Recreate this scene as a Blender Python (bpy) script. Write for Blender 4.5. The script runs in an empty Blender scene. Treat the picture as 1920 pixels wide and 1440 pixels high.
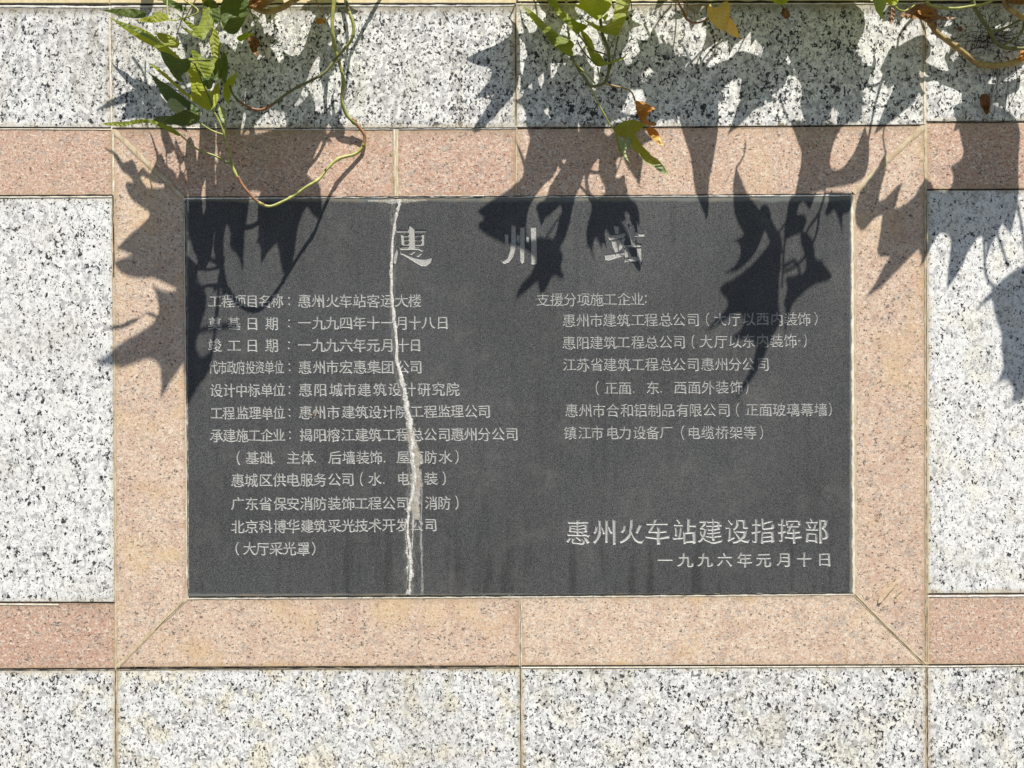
import bpy, bmesh, math, random
from mathutils import Vector, noise as mn
from mathutils.geometry import delaunay_2d_cdt
random.seed(7)
scene = bpy.context.scene
C = scene.collection
# ------------------------------------------------------------------ camera, light, exposure
DC = 1.5                      # camera distance to the wall (m); 1 px of the 1920 px photo = 1 mm on the wall
ZC = 1.30                     # height of the camera above the pavement
cam = bpy.data.objects.new('camera', bpy.data.cameras.new('camera'))
C.objects.link(cam)
cam.location = (0, -DC, ZC); cam.rotation_euler = (math.radians(90), 0, 0)
cam.data.sensor_width = 36; cam.data.lens = 36*DC/1.92
cam.data.clip_start = 0.02; cam.data.clip_end = 200
scene.camera = cam
KX, KZ = 0.45, 2.0            # sun direction: per unit out of the wall, KX to the right and KZ up
sun_el = math.atan2(KZ, math.hypot(KX, 1)); sun_az = math.atan2(KX, -1)
w = bpy.data.worlds.new('World'); scene.world = w; w.use_nodes = True
nt = w.node_tree; bg = nt.nodes['Background']
sky = nt.nodes.new('ShaderNodeTexSky'); sky.sky_type = 'NISHITA'; sky.sun_disc = False
sky.air_density = .75; sky.dust_density = .3; sky.ozone_density = 1.5; sky.sun_elevation = sun_el; sky.sun_rotation = sun_az
nt.links.new(sky.outputs[0], bg.inputs[0]); bg.inputs[1].default_value = 0.05
sl = bpy.data.lights.new('sun', 'SUN'); sl.energy = 5.0; sl.angle = math.radians(0.53); sl.color = (1, .955, .88)
so = bpy.data.objects.new('sun', sl); C.objects.link(so)
so.rotation_euler = Vector((KX, -1, KZ)).to_track_quat('Z', 'Y').to_euler()
so.location = (1, -3, 5)
vs = scene.view_settings; vs.view_transform = 'Standard'; vs.look = 'None'; vs.exposure = 0.62; vs.gamma = 1
vs.use_curve_mapping = False

# ------------------------------------------------------------------ coordinates
def W(a, b, d=0.0):           # point d mm in front of wall position (a, b)
    return Vector(((a-960)/1000, -d/1000, ZC+(720-b)/1000))
def P(u, v, d):               # point seen at (u, v) of the photograph, d mm in front of the wall
    k = 1-d/(DC*1000)
    return W(960+(u-960)*k, 720+(v-720)*k, d)
def S(a, b, d):               # point d mm out whose shadow falls at (a, b)
    return W(a+KX*d, b-KZ*d, d)
def off(b):                   # depth from which a caster of a shadow at height b hangs above the view
    return max(12, (b+40)/(KZ+.483))

# ------------------------------------------------------------------ objects
def tag(o, label=None, cat=None, group=None, kind=None):
    if label: o['label'] = label
    if cat: o['category'] = cat
    if group: o['group'] = group
    if kind: o['kind'] = kind
    return o
def empty(name, loc, label, cat, group=None):
    o = bpy.data.objects.new(name, None); C.objects.link(o); o.location = loc
    return tag(o, label, cat, group)
def link(name, me, parent=None, mat=None):
    o = bpy.data.objects.new(name, me); C.objects.link(o)
    if mat and not me.materials: me.materials.append(mat)
    if parent:
        o.parent = parent; o.location = -parent.location
    return o
def mesh(name, vs_, fs, smooth=False):
    me = bpy.data.meshes.new(name); me.from_pydata([tuple(v) for v in vs_], [], fs)
    if smooth: me.polygons.foreach_set('use_smooth', [True]*len(me.polygons))
    me.update(); return me

# ------------------------------------------------------------------ materials
class N:
    def __init__(s, name):
        s.m = bpy.data.materials.new(name); s.m.use_nodes = True; s.t = s.m.node_tree
        s.b = s.t.nodes['Principled BSDF']; s.out = s.t.nodes['Material Output']
        s.tc = s.n('ShaderNodeTexCoord'); s.oi = s.n('ShaderNodeObjectInfo')
    def n(s, typ, **kw):
        x = s.t.nodes.new(typ)
        for k, v in kw.items(): setattr(x, k, v)
        return x
    def l(s, a, b): s.t.links.new(a, b)
    def put(s, sock, v):
        if isinstance(v, (int, float)): sock.default_value = v
        elif isinstance(v, tuple): sock.default_value = v if len(v) == len(sock.default_value) else v+(1,)
        else: s.l(v, sock)
    def math(s, op, a, b=0.0, c=0.0):
        x = s.n('ShaderNodeMath', operation=op); s.put(x.inputs[0], a); s.put(x.inputs[1], b); s.put(x.inputs[2], c)
        return x.outputs[0]
    def coords(s, mul=1.0, stretch=(1,1,1)):      # object coordinates in mm plus a per-object random offset
        m = s.n('ShaderNodeVectorMath', operation='MULTIPLY'); s.l(s.tc.outputs['Object'], m.inputs[0])
        m.inputs[1].default_value = tuple(1000*mul*q for q in stretch)
        r = s.n('ShaderNodeVectorMath', operation='SCALE'); r.inputs[0].default_value = (731, 417, 913)
        s.l(s.oi.outputs['Random'], r.inputs['Scale'])
        a = s.n('ShaderNodeVectorMath', operation='ADD'); s.l(m.outputs[0], a.inputs[0]); s.l(r.outputs[0], a.inputs[1])
        return a.outputs[0]
    def noise(s, vec, size, detail=2.0, rough=.5, dist=0.0):
        x = s.n('ShaderNodeTexNoise'); s.l(vec, x.inputs['Vector']); x.inputs['Scale'].default_value = 1/size
        x.inputs['Detail'].default_value = detail; x.inputs['Roughness'].default_value = rough; x.inputs['Distortion'].default_value = dist
        return x.outputs['Fac']
    def ramp(s, f, lo, hi, a=0.0, b=1.0):
        x = s.n('ShaderNodeMapRange', interpolation_type='SMOOTHSTEP'); s.put(x.inputs[0], f)
        x.inputs[1].default_value = lo; x.inputs[2].default_value = hi; x.inputs[3].default_value = a; x.inputs[4].default_value = b
        return x.outputs[0]
    def mix(s, f, a, b, op='MIX'):
        x = s.n('ShaderNodeMix', data_type='RGBA', blend_type=op); s.put(x.inputs[0], f); s.put(x.inputs[6], a); s.put(x.inputs[7], b)
        return x.outputs[2]
    def attr(s, name):
        x = s.n('ShaderNodeAttribute', attribute_type='OBJECT', attribute_name=name); return x.outputs['Fac']
    def base(s, c): s.put(s.b.inputs['Base Color'], c)
    def bump(s, h, strength, dist):
        x = s.n('ShaderNodeBump'); s.put(x.inputs['Height'], h); x.inputs['Strength'].default_value = strength; x.inputs['Distance'].default_value = dist
        s.l(x.outputs[0], s.b.inputs['Normal'])
    def rough(s, v, spec=.5): s.put(s.b.inputs['Roughness'], v); s.b.inputs['Specular IOR Level'].default_value = spec

def edge_stain(n, vec):
    """grime that gathered along the joints of a slab: distance to the slab edge in mm from the uv"""
    sp = n.n('ShaderNodeSeparateXYZ'); n.l(n.tc.outputs['UV'], sp.inputs[0])
    u, v = sp.outputs[0], sp.outputs[1]
    dx = n.math('MINIMUM', u, n.math('SUBTRACT', n.attr('slab_w'), u))
    top = n.math('SUBTRACT', n.attr('slab_h'), v)
    dy = n.math('MINIMUM', v, top)
    wob = n.math('MULTIPLY', n.math('SUBTRACT', n.noise(vec, 22, 3), .5), 22.0)
    e = n.math('ADD', n.math('MINIMUM', n.math('MULTIPLY', dx, 1.0), n.math('MULTIPLY', dy, 1.0)), wob)
    t = n.math('ADD', top, wob)
    return n.ramp(e, 2, 13, 1, 0), n.ramp(t, 4, 26, 1, 0)

def grey_granite():
    n = N('grey_granite'); v = n.coords(); v2 = n.coords(1.0, (1.0, 1, .8))
    big = n.noise(v, 120, 2); tone = n.noise(v, 11, 3, .6)
    c = n.mix(n.ramp(tone, .36, .64), (.81, .815, .795), (.65, .65, .635))
    c = n.mix(n.math('MULTIPLY', n.ramp(n.noise(v, 45, 2), .45, .7), .35), c, (.84, .84, .83))
    pat = n.math('ADD', n.noise(v2, 9.5, 3.5, .6, .4), n.math('MULTIPLY', n.math('SUBTRACT', n.noise(v, 30, 2), .5), .20))
    pat = n.math('ADD', pat, n.math('MULTIPLY', n.attr('dark'), .04))
    grey = n.ramp(pat, .515, .60)
    c = n.mix(n.math('MULTIPLY', grey, .62), c, (.30, .295, .30))
    fine = n.ramp(n.noise(v2, 4.2, 2.5, .6, .5), .57, .64); c = n.mix(n.math('MULTIPLY', fine, .60), c, (.26, .255, .25))
    yel = n.math('MULTIPLY', n.ramp(n.noise(v, 55, 3), .46, .68), n.attr('warm')); c = n.mix(n.math('MULTIPLY', yel, .60), c, n.mix(1, c, (.97, .88, .66), 'MULTIPLY'))
    clus = n.math('MULTIPLY', n.math('SUBTRACT', n.noise(v, 24, 2), .5), .26)
    sp = n.math('ADD', n.noise(v2, 5.6, 3.2, .62, .35), clus)
    sp = n.math('ADD', sp, n.math('MULTIPLY', n.attr('dark'), .03))
    sp2 = n.math('ADD', n.noise(v, 3.5, 2, .5, .3), n.math('MULTIPLY', clus, .6))
    c = n.mix(n.math('MULTIPLY', n.ramp(sp2, .635, .665), .88), c, (.045, .045, .047))
    c = n.mix(n.math('MULTIPLY', n.ramp(sp, .588, .612), .97), c, (.014, .015, .018))
    es, et = edge_stain(n, v)
    c = n.mix(n.math('MULTIPLY', es, n.attr('stain')), c, (.42, .345, .215))
    c = n.mix(n.math('MULTIPLY', n.math('MULTIPLY', et, n.attr('dirty_top')), .8), c, (.27, .235, .17))
    run = n.math('MULTIPLY', n.ramp(n.noise(n.coords(1, (1, 1, .14)), 20, 3), .52, .72), n.attr('dirty_top')); c = n.mix(n.math('MULTIPLY', run, .40), c, n.mix(1, c, (.62, .56, .45), 'MULTIPLY'))
    pp = n.math('MULTIPLY', n.ramp(n.noise(v, 160, 3), .5, .7), .16); c = n.mix(pp, c, (.33, .29, .22))
    n.base(c); n.rough(n.ramp(n.noise(v, 5, 2), .3, .7, .42, .62), .4); n.bump(n.noise(v, 2.5, 2), .12, .0006); return n.m
def pink_granite():
    n = N('pink_granite'); v = n.coords(); v2 = n.coords(.8, (.75, 1, 1.1))
    c = n.mix(n.ramp(n.noise(v, 5, 3, .6), .36, .64), (.46, .27, .195), (.62, .44, .335))
    warm = n.attr('cream'); c = n.mix(n.math('MULTIPLY', warm, .8), c, n.mix(n.ramp(n.noise(v, 6, 3), .35, .65), (.62, .46, .335), (.76, .64, .50)))
    c = n.mix(n.math('MULTIPLY', n.ramp(n.noise(v2, 4.0, 2.5, .55, .6), .55, .64), .75), c, (.78, .69, .57))
    c = n.mix(n.math('MULTIPLY', n.ramp(n.noise(v, 38, 4, .65), .46, .66), .38), c, (.46, .27, .19))
    c = n.mix(n.math('MULTIPLY', n.ramp(n.math('ADD', n.noise(v2, 9, 3, .6, .6), n.math('MULTIPLY', n.math('SUBTRACT', n.noise(v, 40, 1), .5), .25)), .52, .64), .45), c, (.33, .295, .27))
    c = n.mix(n.math('MULTIPLY', n.ramp(n.noise(v, 2.6, 2, .6, .4), .52, .66), .55), c, (.27, .195, .14))
    sp = n.math('ADD', n.noise(v2, 3.4, 3, .6, .3), n.math('MULTIPLY', n.math('SUBTRACT', n.noise(v, 18, 2), .5), .20))
    c = n.mix(n.math('MULTIPLY', n.ramp(sp, .59, .64), .80), c, (.075, .058, .05))
    c = n.mix(n.math('MULTIPLY', n.ramp(n.noise(v, 2.4, 2, .6), .62, .68), .65), c, (.15, .11, .085))
    c = n.mix(n.math('MULTIPLY', n.ramp(n.noise(n.coords(1.3), 3.0, 2, .6), .60, .66), .6), c, (.86, .80, .70))
    es, et = edge_stain(n, v)
    c = n.mix(n.math('MULTIPLY', es, n.math('MULTIPLY', n.attr('stain'), .8)), c, (.40, .27, .15))
    c = n.mix(n.math('MULTIPLY', n.math('MULTIPLY', et, n.attr('dirty_top')), .55), c, (.30, .235, .17))
    ys = n.math('MULTIPLY', n.ramp(n.noise(v, 90, 3), .5, .72), n.attr('cream')); c = n.mix(n.math('MULTIPLY', ys, .45), c, (.66, .47, .22))
    n.base(c); n.rough(.55, .35); n.bump(n.noise(v, 2.2, 3), .22, .0008); return n.m
def black_granite():
    n = N('black_granite'); v = n.coords()
    g = n.noise(v, 1.7, 2.5, .75); c = n.mix(n.ramp(g, .33, .67), (.022, .023, .024), (.118, .119, .120))
    c = n.mix(n.ramp(n.noise(v, 130, 4), .35, .7), c, n.mix(1, c, (.86, .87, .88), 'MULTIPLY'))
    st = n.noise(n.coords(1, (1, 1, .09)), 17, 3)
    bt = n.n('ShaderNodeSeparateXYZ'); n.l(n.tc.outputs['UV'], bt.inputs[0])
    low = n.math('ADD', .16, n.ramp(bt.outputs[1], 10, 170, .30, 0))
    c = n.mix(n.math('MULTIPLY', n.ramp(st, .50, .70), low), c, n.mix(1, c, (.30, .29, .27), 'MULTIPLY'))
    c = n.mix(n.ramp(n.noise(v, 260, 3), .38, .66), c, n.mix(1, c, (1.22, 1.22, 1.22), 'MULTIPLY'))
    dust = n.ramp(n.noise(v, 70, 5, .7), .5, .72); c = n.mix(n.math('MULTIPLY', dust, .10), c, (.30, .29, .26))
    c = n.mix(n.ramp(n.noise(v, 2.6, 2, .6), .745, .77), c, (.42, .42, .40))
    sc = n.n('ShaderNodeTexWave'); sc.inputs['Scale'].default_value = .011; sc.inputs['Distortion'].default_value = 9; n.l(v, sc.inputs[0])
    c = n.mix(n.math('MULTIPLY', n.math('MULTIPLY', n.ramp(sc.outputs[1], .9985, 1), n.ramp(n.noise(v, 60, 2), .60, .66)), .16), c, (.35, .35, .34))
    sp = n.n('ShaderNodeSeparateXYZ'); n.l(n.tc.outputs['UV'], sp.inputs[0])
    top = n.math('SUBTRACT', n.attr('slab_h'), sp.outputs[1])
    left = sp.outputs[0]; bot = sp.outputs[1]; right = n.math('SUBTRACT', n.attr('slab_w'), left)
    wob = n.math('MULTIPLY', n.math('SUBTRACT', n.noise(v, 35, 3), .5), 7.0)
    e = n.math('ADD', n.math('MINIMUM', n.math('MULTIPLY', top, .62), n.math('MINIMUM', n.math('MINIMUM', left, right), bot)), wob)
    c = n.mix(n.math('MULTIPLY', n.ramp(e, 2.2, 6.5, 1, 0), .75), c, n.mix(n.ramp(n.noise(v, 40, 2), .4, .6), (.17, .185, .17), (.23, .21, .155)))
    n.base(c); n.rough(n.ramp(g, .3, .7, .42, .56), .25); n.bump(n.noise(v, 1.2, 2, .7), .25, .0004); return n.m
def carved():
    n = N('carved_stone'); v = n.coords(); g = n.noise(v, 1.6, 3, .7)
    n.base(n.mix(n.ramp(g, .3, .7), (.22, .22, .215), (.53, .53, .505))); n.rough(.8, .2); n.bump(g, .4, .0006); return n.m
def carved_dark():
    n = N('carved_stone_deep'); v = n.coords(); g = n.noise(v, 1.9, 3, .7)
    c = n.mix(n.ramp(g, .3, .7), (.22, .22, .21), (.54, .53, .50))
    n.base(c); n.rough(.8, .25); n.bump(g, .5, .0008); return n.m
def mortar():
    n = N('joint_mortar'); v = n.coords(); g = n.noise(v, 30, 4, .6)
    c = n.mix(n.ramp(g, .40, .55), (.045, .04, .035), (.50, .46, .36)); c = n.mix(n.ramp(n.noise(v, 3, 2), .4, .7), c, (.62, .58, .49))
    n.base(n.mix(n.ramp(g, .46, .40), c, (.03, .028, .025))); n.rough(.9, .1); n.bump(n.noise(v, 3, 3), .5, .002); return n.m
def sealant(name, a, b, lo=.40, hi=.55):
    n = N(name); v = n.coords(); g = n.noise(v, 16, 4, .65); st = n.noise(n.coords(1, (1, 1, .15)), 3, 3)
    c = n.mix(n.ramp(g, .35, .65), a, b); c = n.mix(n.math('MULTIPLY', n.ramp(st, .55, .7), .5), c, (.20, .16, .10))
    n.base(c); n.rough(.6, .3); n.bump(st, .5, .0015)
    sp = n.n('ShaderNodeSeparateXYZ'); n.l(n.tc.outputs['UV'], sp.inputs[0])       # thin smears are see-through at their edges
    cen = n.math('MULTIPLY', n.math('ABSOLUTE', n.math('SUBTRACT', sp.outputs[0], .5)), 2.0)
    al = n.ramp(n.math('ADD', cen, n.math('MULTIPLY', n.math('SUBTRACT', n.noise(v, 7, 3), .5), .9)), .35, 1.0, 1, 0)
    n.l(al, n.b.inputs['Alpha']); return n.m
def plain(name, a, b, size=6, rough=.6, bump=.3, spec=.4):
    n = N(name); v = n.coords(); g = n.noise(v, size, 4, .6)
    n.base(n.mix(n.ramp(g, .32, .68), a, b)); n.rough(rough, spec); n.bump(g, bump, .001); return n.m
def deposit():
    n = N('lime_deposit'); v = n.coords(); g = n.noise(v, 3.5, 4, .7); st = n.noise(n.coords(1, (1, 1, .12)), 2.0, 4, .6)
    c = n.mix(n.ramp(g, .35, .65), (.50, .48, .43), (.80, .79, .76))
    c = n.mix(n.math('MULTIPLY', n.attr('brown'), n.ramp(n.noise(v, 14, 3), .32, .62)), c, (.40, .33, .21))
    c = n.mix(n.math('MULTIPLY', n.ramp(st, .54, .68), .75), c, (.15, .14, .115))
    n.base(c); n.rough(.75, .25); n.bump(n.math('ADD', g, st), .9, .002)
    sp = n.n('ShaderNodeSeparateXYZ'); n.l(n.tc.outputs['UV'], sp.inputs[0])
    cen = n.math('MULTIPLY', n.math('ABSOLUTE', n.math('SUBTRACT', sp.outputs[0], .5)), 2.0)
    al = n.ramp(n.math('ADD', cen, n.math('MULTIPLY', n.math('SUBTRACT', n.noise(v, 4, 3), .5), 1.3)), .55, 1.0, 1, 0)
    al = n.math('MULTIPLY', al, n.math('SUBTRACT', 1.0, n.math('MULTIPLY', n.attr('thin'), n.ramp(st, .25, .62, 1, .55))))
    n.l(al, n.b.inputs['Alpha']); return n.m
def leaf_mat(name, a, b, trans, tfac=.5, size=14, spec=.45, rough=.42):
    n = N(name); v = n.coords(); g = n.noise(v, size, 4, .6)
    c = n.mix(n.ramp(g, .30, .70), a, b)
    hue = n.mix(n.oi.outputs['Random'], (.82, .9, .8), (1.12, 1.05, 1.0)); c = n.mix(1, c, hue, 'MULTIPLY')
    vn = n.ramp(n.noise(n.coords(1, (1.0, 1, .25)), 5, 3, .6), .60, .64); c = n.mix(n.math('MULTIPLY', vn, .25), c, n.mix(1, c, (1.7, 1.6, 1.6), 'MULTIPLY'))
    va = n.n('ShaderNodeAttribute', attribute_name='vein').outputs['Fac']
    c = n.mix(n.math('MULTIPLY', n.ramp(va, .35, 1.5, 1, 0), .55), c, n.mix(.5, n.mix(1, c, (2.0, 1.9, 1.6), 'MULTIPLY'), (.40, .42, .18)))
    sv = n.math('SINE', n.math('MULTIPLY', n.n('ShaderNodeAttribute', attribute_name='rib').outputs['Fac'], .75))
    c = n.mix(n.math('MULTIPLY', n.ramp(sv, .80, .98), .16), c, n.mix(1, c, (1.5, 1.45, 1.2), 'MULTIPLY'))
    spot = n.ramp(n.noise(v, 9, 3, .6), .66, .72); c = n.mix(n.math('MULTIPLY', spot, .5), c, (.22, .13, .04))
    n.base(c); n.rough(rough, spec); n.bump(n.math('ADD', n.noise(v, 6, 4, .6), n.math('MULTIPLY', sv, .25)), .8, .003)
    tr = n.n('ShaderNodeBsdfTranslucent'); tc = n.mix(n.ramp(g, .3, .7), trans, tuple(q*.8 for q in trans)); tc = n.mix(1, tc, hue, 'MULTIPLY'); n.l(tc, tr.inputs[0])
    ms = n.n('ShaderNodeMixShader'); ms.inputs[0].default_value = tfac
    n.l(n.b.outputs[0], ms.inputs[1]); n.l(tr.outputs[0], ms.inputs[2]); n.l(ms.outputs[0], n.out.inputs[0]); return n.m
M = dict(grey=grey_granite(), pink=pink_granite(), black=black_granite(), carved=carved(), deep=carved_dark(), mortar=mortar(),
    tan=sealant('tan_sealant', (.50, .39, .25), (.62, .52, .37)), cream=sealant('cream_sealant', (.66, .60, .48), (.80, .75, .64)),
    white=sealant('white_sealant', (.66, .64, .58), (.82, .80, .75)),
    yellow=plain('yellow_granite', (.62, .50, .27), (.74, .64, .42), 8), deposit=deposit(),
    gap=plain('dark_gap', (.012, .011, .010), (.03, .028, .024), 5, .9),
    green=leaf_mat('green_leaf', (.13, .17, .022), (.28, .32, .05), (.50, .54, .015), .42),
    bright=leaf_mat('bright_leaf', (.22, .28, .02), (.38, .43, .05), (.62, .70, .015), .45),
    dark=leaf_mat('dark_leaf', (.045, .078, .022), (.095, .135, .036), (.20, .28, .02), .38),
    pale=leaf_mat('pale_leaf', (.30, .36, .16), (.42, .48, .26), (.34, .45, .08), .35),
    yell=leaf_mat('yellow_leaf', (.84, .58, .14), (.88, .70, .30), (.90, .55, .06), .45),
    orange=leaf_mat('orange_leaf', (.42, .17, .03), (.58, .27, .05), (.62, .24, .03), .4, 7),
    brown=leaf_mat('brown_leaf', (.16, .065, .03), (.34, .15, .07), (.25, .09, .03), .25, 7),
    straw=plain('dry_straw', (.50, .37, .24), (.66, .52, .36), 5),
    stem=plain('green_stem', (.24, .26, .06), (.42, .42, .13), 16, .45), redstem=plain('reddish_stem', (.20, .09, .05), (.33, .17, .08), 14, .45),
    darkstem=plain('olive_stem', (.10, .11, .035), (.17, .17, .06), 14, .5), wood=plain('woody_stem', (.25, .15, .06), (.46, .36, .14), 18, .6),
    root=plain('black_root', (.015, .012, .010), (.05, .035, .025), 6, .7),
    pave=plain('pavement', (.07, .068, .064), (.12, .115, .11), 300, .8), concrete=plain('concrete', (.34, .33, .30), (.44, .42, .38), 60, .85),
    soil=plain('soil', (.05, .035, .022), (.09, .065, .04), 20, .95, 1.0))

# ------------------------------------------------------------------ setting: pavement
me = mesh('pavement', [(-60, -60, 0), (60, -60, 0), (60, 60, 0), (-60, 60, 0)], [(0, 1, 2, 3)])
tag(link('pavement', me, None, M['pave']), kind='structure')

# ------------------------------------------------------------------ the wall
wall = empty('granite_wall', (0, 0, 0), 'wall clad in speckled grey and pink granite slabs around the dark inscribed plaque', 'wall')
WX0, WX1, TOPB, BOTB = -560, 2500, -120, 720+1300
def box(name, x0, x1, y0, y1, z0, z1, mat, parent=None):
    v = [(x, y, z) for x in (x0, x1) for y in (y0, y1) for z in (z0, z1)]
    f = [(0,1,3,2),(4,6,7,5),(0,4,5,1),(2,3,7,6),(0,2,6,4),(1,5,7,3)]
    return link(name, mesh(name, v, f), parent, mat)
zt = W(0, TOPB).z
box('mortar_bed', (WX0-960)/1000, (WX1-960)/1000, .0042, .05, .0, zt-.002, M['mortar'], wall)
box('wall_core', (WX0-960)/1000, (WX1-960)/1000, .052, .25, 0, zt-.002, M['concrete'], wall)
box('planter_back', (WX0-960)/1000, (WX1-960)/1000, .80, .95, 0, zt, M['concrete'], wall)
tag(box('planter_soil', (WX0-960)/1000, (WX1-960)/1000, .252, .798, 0, zt-.05, M['soil']), kind='structure')

def slab(name, q, mat, y=0.0, **at):
    """q = four corners (px) clockwise from top left; each slab is a bevelled stone 22 mm thick"""
    cx = sum(p[0] for p in q)/4; cy = sum(p[1] for p in q)/4
    g = 1.1
    def inset(amount):
        r = []
        for i in range(4):
            p0, p1, p2 = Vector(q[i-1]), Vector(q[i]), Vector(q[(i+1) % 4])
            e1 = (p1-p0).normalized(); e2 = (p2-p1).normalized()
            n1 = Vector((-e1.y, e1.x)); n2 = Vector((-e2.y, e2.x)); b = (n1+n2); b /= max(.3, b.dot(n1))
            r.append(p1+b*amount)
        return r
    o_, i_ = inset(g), inset(g+.9)
    rnd = random.Random(hash((round(cx), round(cy))) & 0xffff)
    tl = [rnd.uniform(-.25, .25) for _ in range(4)]
    vs_ = [W(p[0], p[1], -22) for p in o_]+[W(p[0], p[1], -.9+y+t) for p, t in zip(o_, tl)]+[W(p[0], p[1], y+t) for p, t in zip(i_, tl)]
    fs = [(8, 11, 10, 9)]
    for i in range(4):
        j = (i+1) % 4; fs += [(i, j, 4+j, 4+i), (4+i, 4+j, 8+j, 8+i)]
    me = mesh(name, vs_, fs)
    x0 = min(p[0] for p in q); y1 = max(p[1] for p in q)
    uv = me.uv_layers.new(name='UVMap')
    for l_ in me.loops:
        co = me.vertices[l_.vertex_index].co
        uv.data[l_.index].uv = (co.x*1000+960-x0, (co.z-ZC)*1000-720+y1)
    o = link(name, me, wall, M[mat])
    d = dict(slab_w=max(p[0] for p in q)-x0, slab_h=y1-min(p[1] for p in q), warm=.3, dark=0.0, stain=.5, dirty_top=0.0, cream=0.0); d.update(at)
    for k, v in d.items(): o[k] = float(v)
    return o
def G(q, **k): return slab('grey_slab', q, 'grey', **k)
def K(q, **k): return slab('pink_slab', q, 'pink', **k)
# top course (yellow-beige, only its lowest edge shows)
for a, b in ((-560, 205), (205, 968), (968, 1735), (1735, 2500)):
    slab('beige_slab', [(a, TOPB), (b, TOPB), (b, 7 if a < 900 else 4), (a, 7 if a < 900 else 4)], 'yellow')
# grey row under it
G([(-560, 10), (206, 10), (210, 240), (-560, 238)], dirty_top=.9, stain=.4, dark=.3, warm=.05)
G([(206, 10), (966, 8), (968, 241), (210, 241)], dirty_top=.9, stain=.5, dark=1.0, warm=.2)
G([(966, 8), (1732, 5), (1734, 235), (968, 241)], dirty_top=.8, stain=.5, dark=.8, warm=.25)
G([(1732, 5), (2500, 3), (2500, 226), (1734, 230)], dirty_top=.7, stain=.4, dark=.6, warm=.2)
# pink course left and right of the frame
K([(-560, 238), (210, 240), (211, 367), (-560, 369)], stain=.5, cream=.15)
K([(1734, 230), (2500, 226), (2500, 352), (1736, 356)], stain=.7, cream=.0)
# frame round the plaque
K([(211, 241), (741, 241), (743, 371), (345, 372)], stain=.6, cream=.05, dirty_top=.5)
K([(741, 241), (968, 241), (968, 370), (743, 371)], stain=.7, cream=.0, dirty_top=.5)
K([(968, 241), (1734, 235), (1597, 365), (968, 370)], stain=.5, cream=.35, dirty_top=.4)
K([(211, 241), (345, 372), (352, 1121), (217, 1252)], stain=.6, cream=.85)
K([(1734, 235), (1737, 1247), (1601, 1113), (1597, 365)], stain=.7, cream=.65)
K([(352, 1121), (976, 1118), (976, 1249), (217, 1252)], stain=.7, cream=.75, dirty_top=.4)
K([(976, 1118), (1601, 1113), (1737, 1247), (976, 1249)], stain=.6, cream=1.0, dirty_top=.4)
# tall grey slabs either side
G([(-560, 369), (211, 367), (216, 1130), (-560, 1128)], stain=.35, dark=-.3, warm=.15)
G([(1736, 356), (2500, 352), (2500, 1110), (1738, 1114)], stain=.6, dark=-.6, warm=.5)
K([(-560, 1129), (216, 1131), (217, 1254), (-560, 1256)], stain=.6, cream=.0, dirty_top=.4)
K([(1738, 1115), (2500, 1111), (2500, 1243), (1737, 1247)], stain=.6, cream=.15, dirty_top=.6)
# grey row below
G([(-560, 1256), (217, 1254), (218, 1496), (-560, 1498)], stain=.6, warm=.7, dark=.1)
G([(217, 1253), (976, 1250), (978, 1494), (218, 1496)], stain=.6, warm=1.0, dark=.1)
G([(976, 1250), (1737, 1248), (1738, 1490), (978, 1494)], stain=.5, warm=.6, dark=.4)
G([(1737, 1248), (2500, 1244), (2500, 1488), (1738, 1490)], stain=.5, warm=.6, dark=.3)
for a, b in ((-560, 217), (217, 977), (977, 1738), (1738, 2500)):
    K([(a, 1498), (b, 1498), (b, 1622), (a, 1622)]); G([(a, 1624), (b, 1624), (b, 2016), (a, 2016)])

def catmull(pts, k=6):
    pts = [Vector(p) for p in pts]; out = []
    for i in range(len(pts)-1):
        p0, p1, p2, p3 = pts[max(0, i-1)], pts[i], pts[i+1], pts[min(len(pts)-1, i+2)]
        for j in range(k):
            t = j/k
            out.append(.5*((2*p1)+(p2-p0)*t+(2*p0-5*p1+4*p2-p3)*t*t+(3*p1-p0-3*p2+p3)*t*t*t))
    out.append(pts[-1]); return out
def bead(name, line, wid, mat, h=1.0, parent=wall, jit=.25, seed=0, at=None, y=0.3, step=5):
    """a domed, ragged-edged bead running over the stone; line = [(x, y[, width])]"""
    ln = catmull([(p[0], p[1], p[2] if len(p) > 2 else wid) for p in line], 8)
    dense = []
    for a, b in zip(ln, ln[1:]):
        n_ = max(1, int((b-a).length/step)); dense += [a.lerp(b, i/n_) for i in range(n_)]
    dense.append(ln[-1]); vs_, fs, uvs = [], [], []; m = 5
    for i, p in enumerate(dense):
        a, b = dense[max(0, i-1)], dense[min(len(dense)-1, i+1)]
        t = Vector((b.x-a.x, b.y-a.y)).normalized(); nn = Vector((-t.y, t.x))
        s1 = 1+jit*2*mn.noise((i*.21, seed, 0)); s2 = 1+jit*2*mn.noise((i*.23, seed+9, 3))
        for j in range(m):
            f = j/(m-1)*2-1; wd = p.z/2*(s1 if f < 0 else s2)
            hh = h*(1-abs(f)**2.2)*(.8+.6*mn.noise((i*.35, j*.9, seed)))
            q = Vector((p.x, p.y))+nn*f*wd
            vs_.append(W(q.x, q.y, y+max(0, hh) if abs(f) < 1 else y-.15)); uvs.append((j/(m-1), i*.1))
        if i:
            for j in range(m-1):
                k_ = i*m+j; fs.append((k_-m, k_-m+1, k_+1, k_))
    me = mesh(name, vs_, fs, True); uv = me.uv_layers.new(name='UVMap')
    for l_ in me.loops: uv.data[l_.index].uv = uvs[l_.vertex_index]
    o = link(name, me, parent, M[mat])
    if at:
        for k, v in at.items(): o[k] = float(v)
    return o
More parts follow.
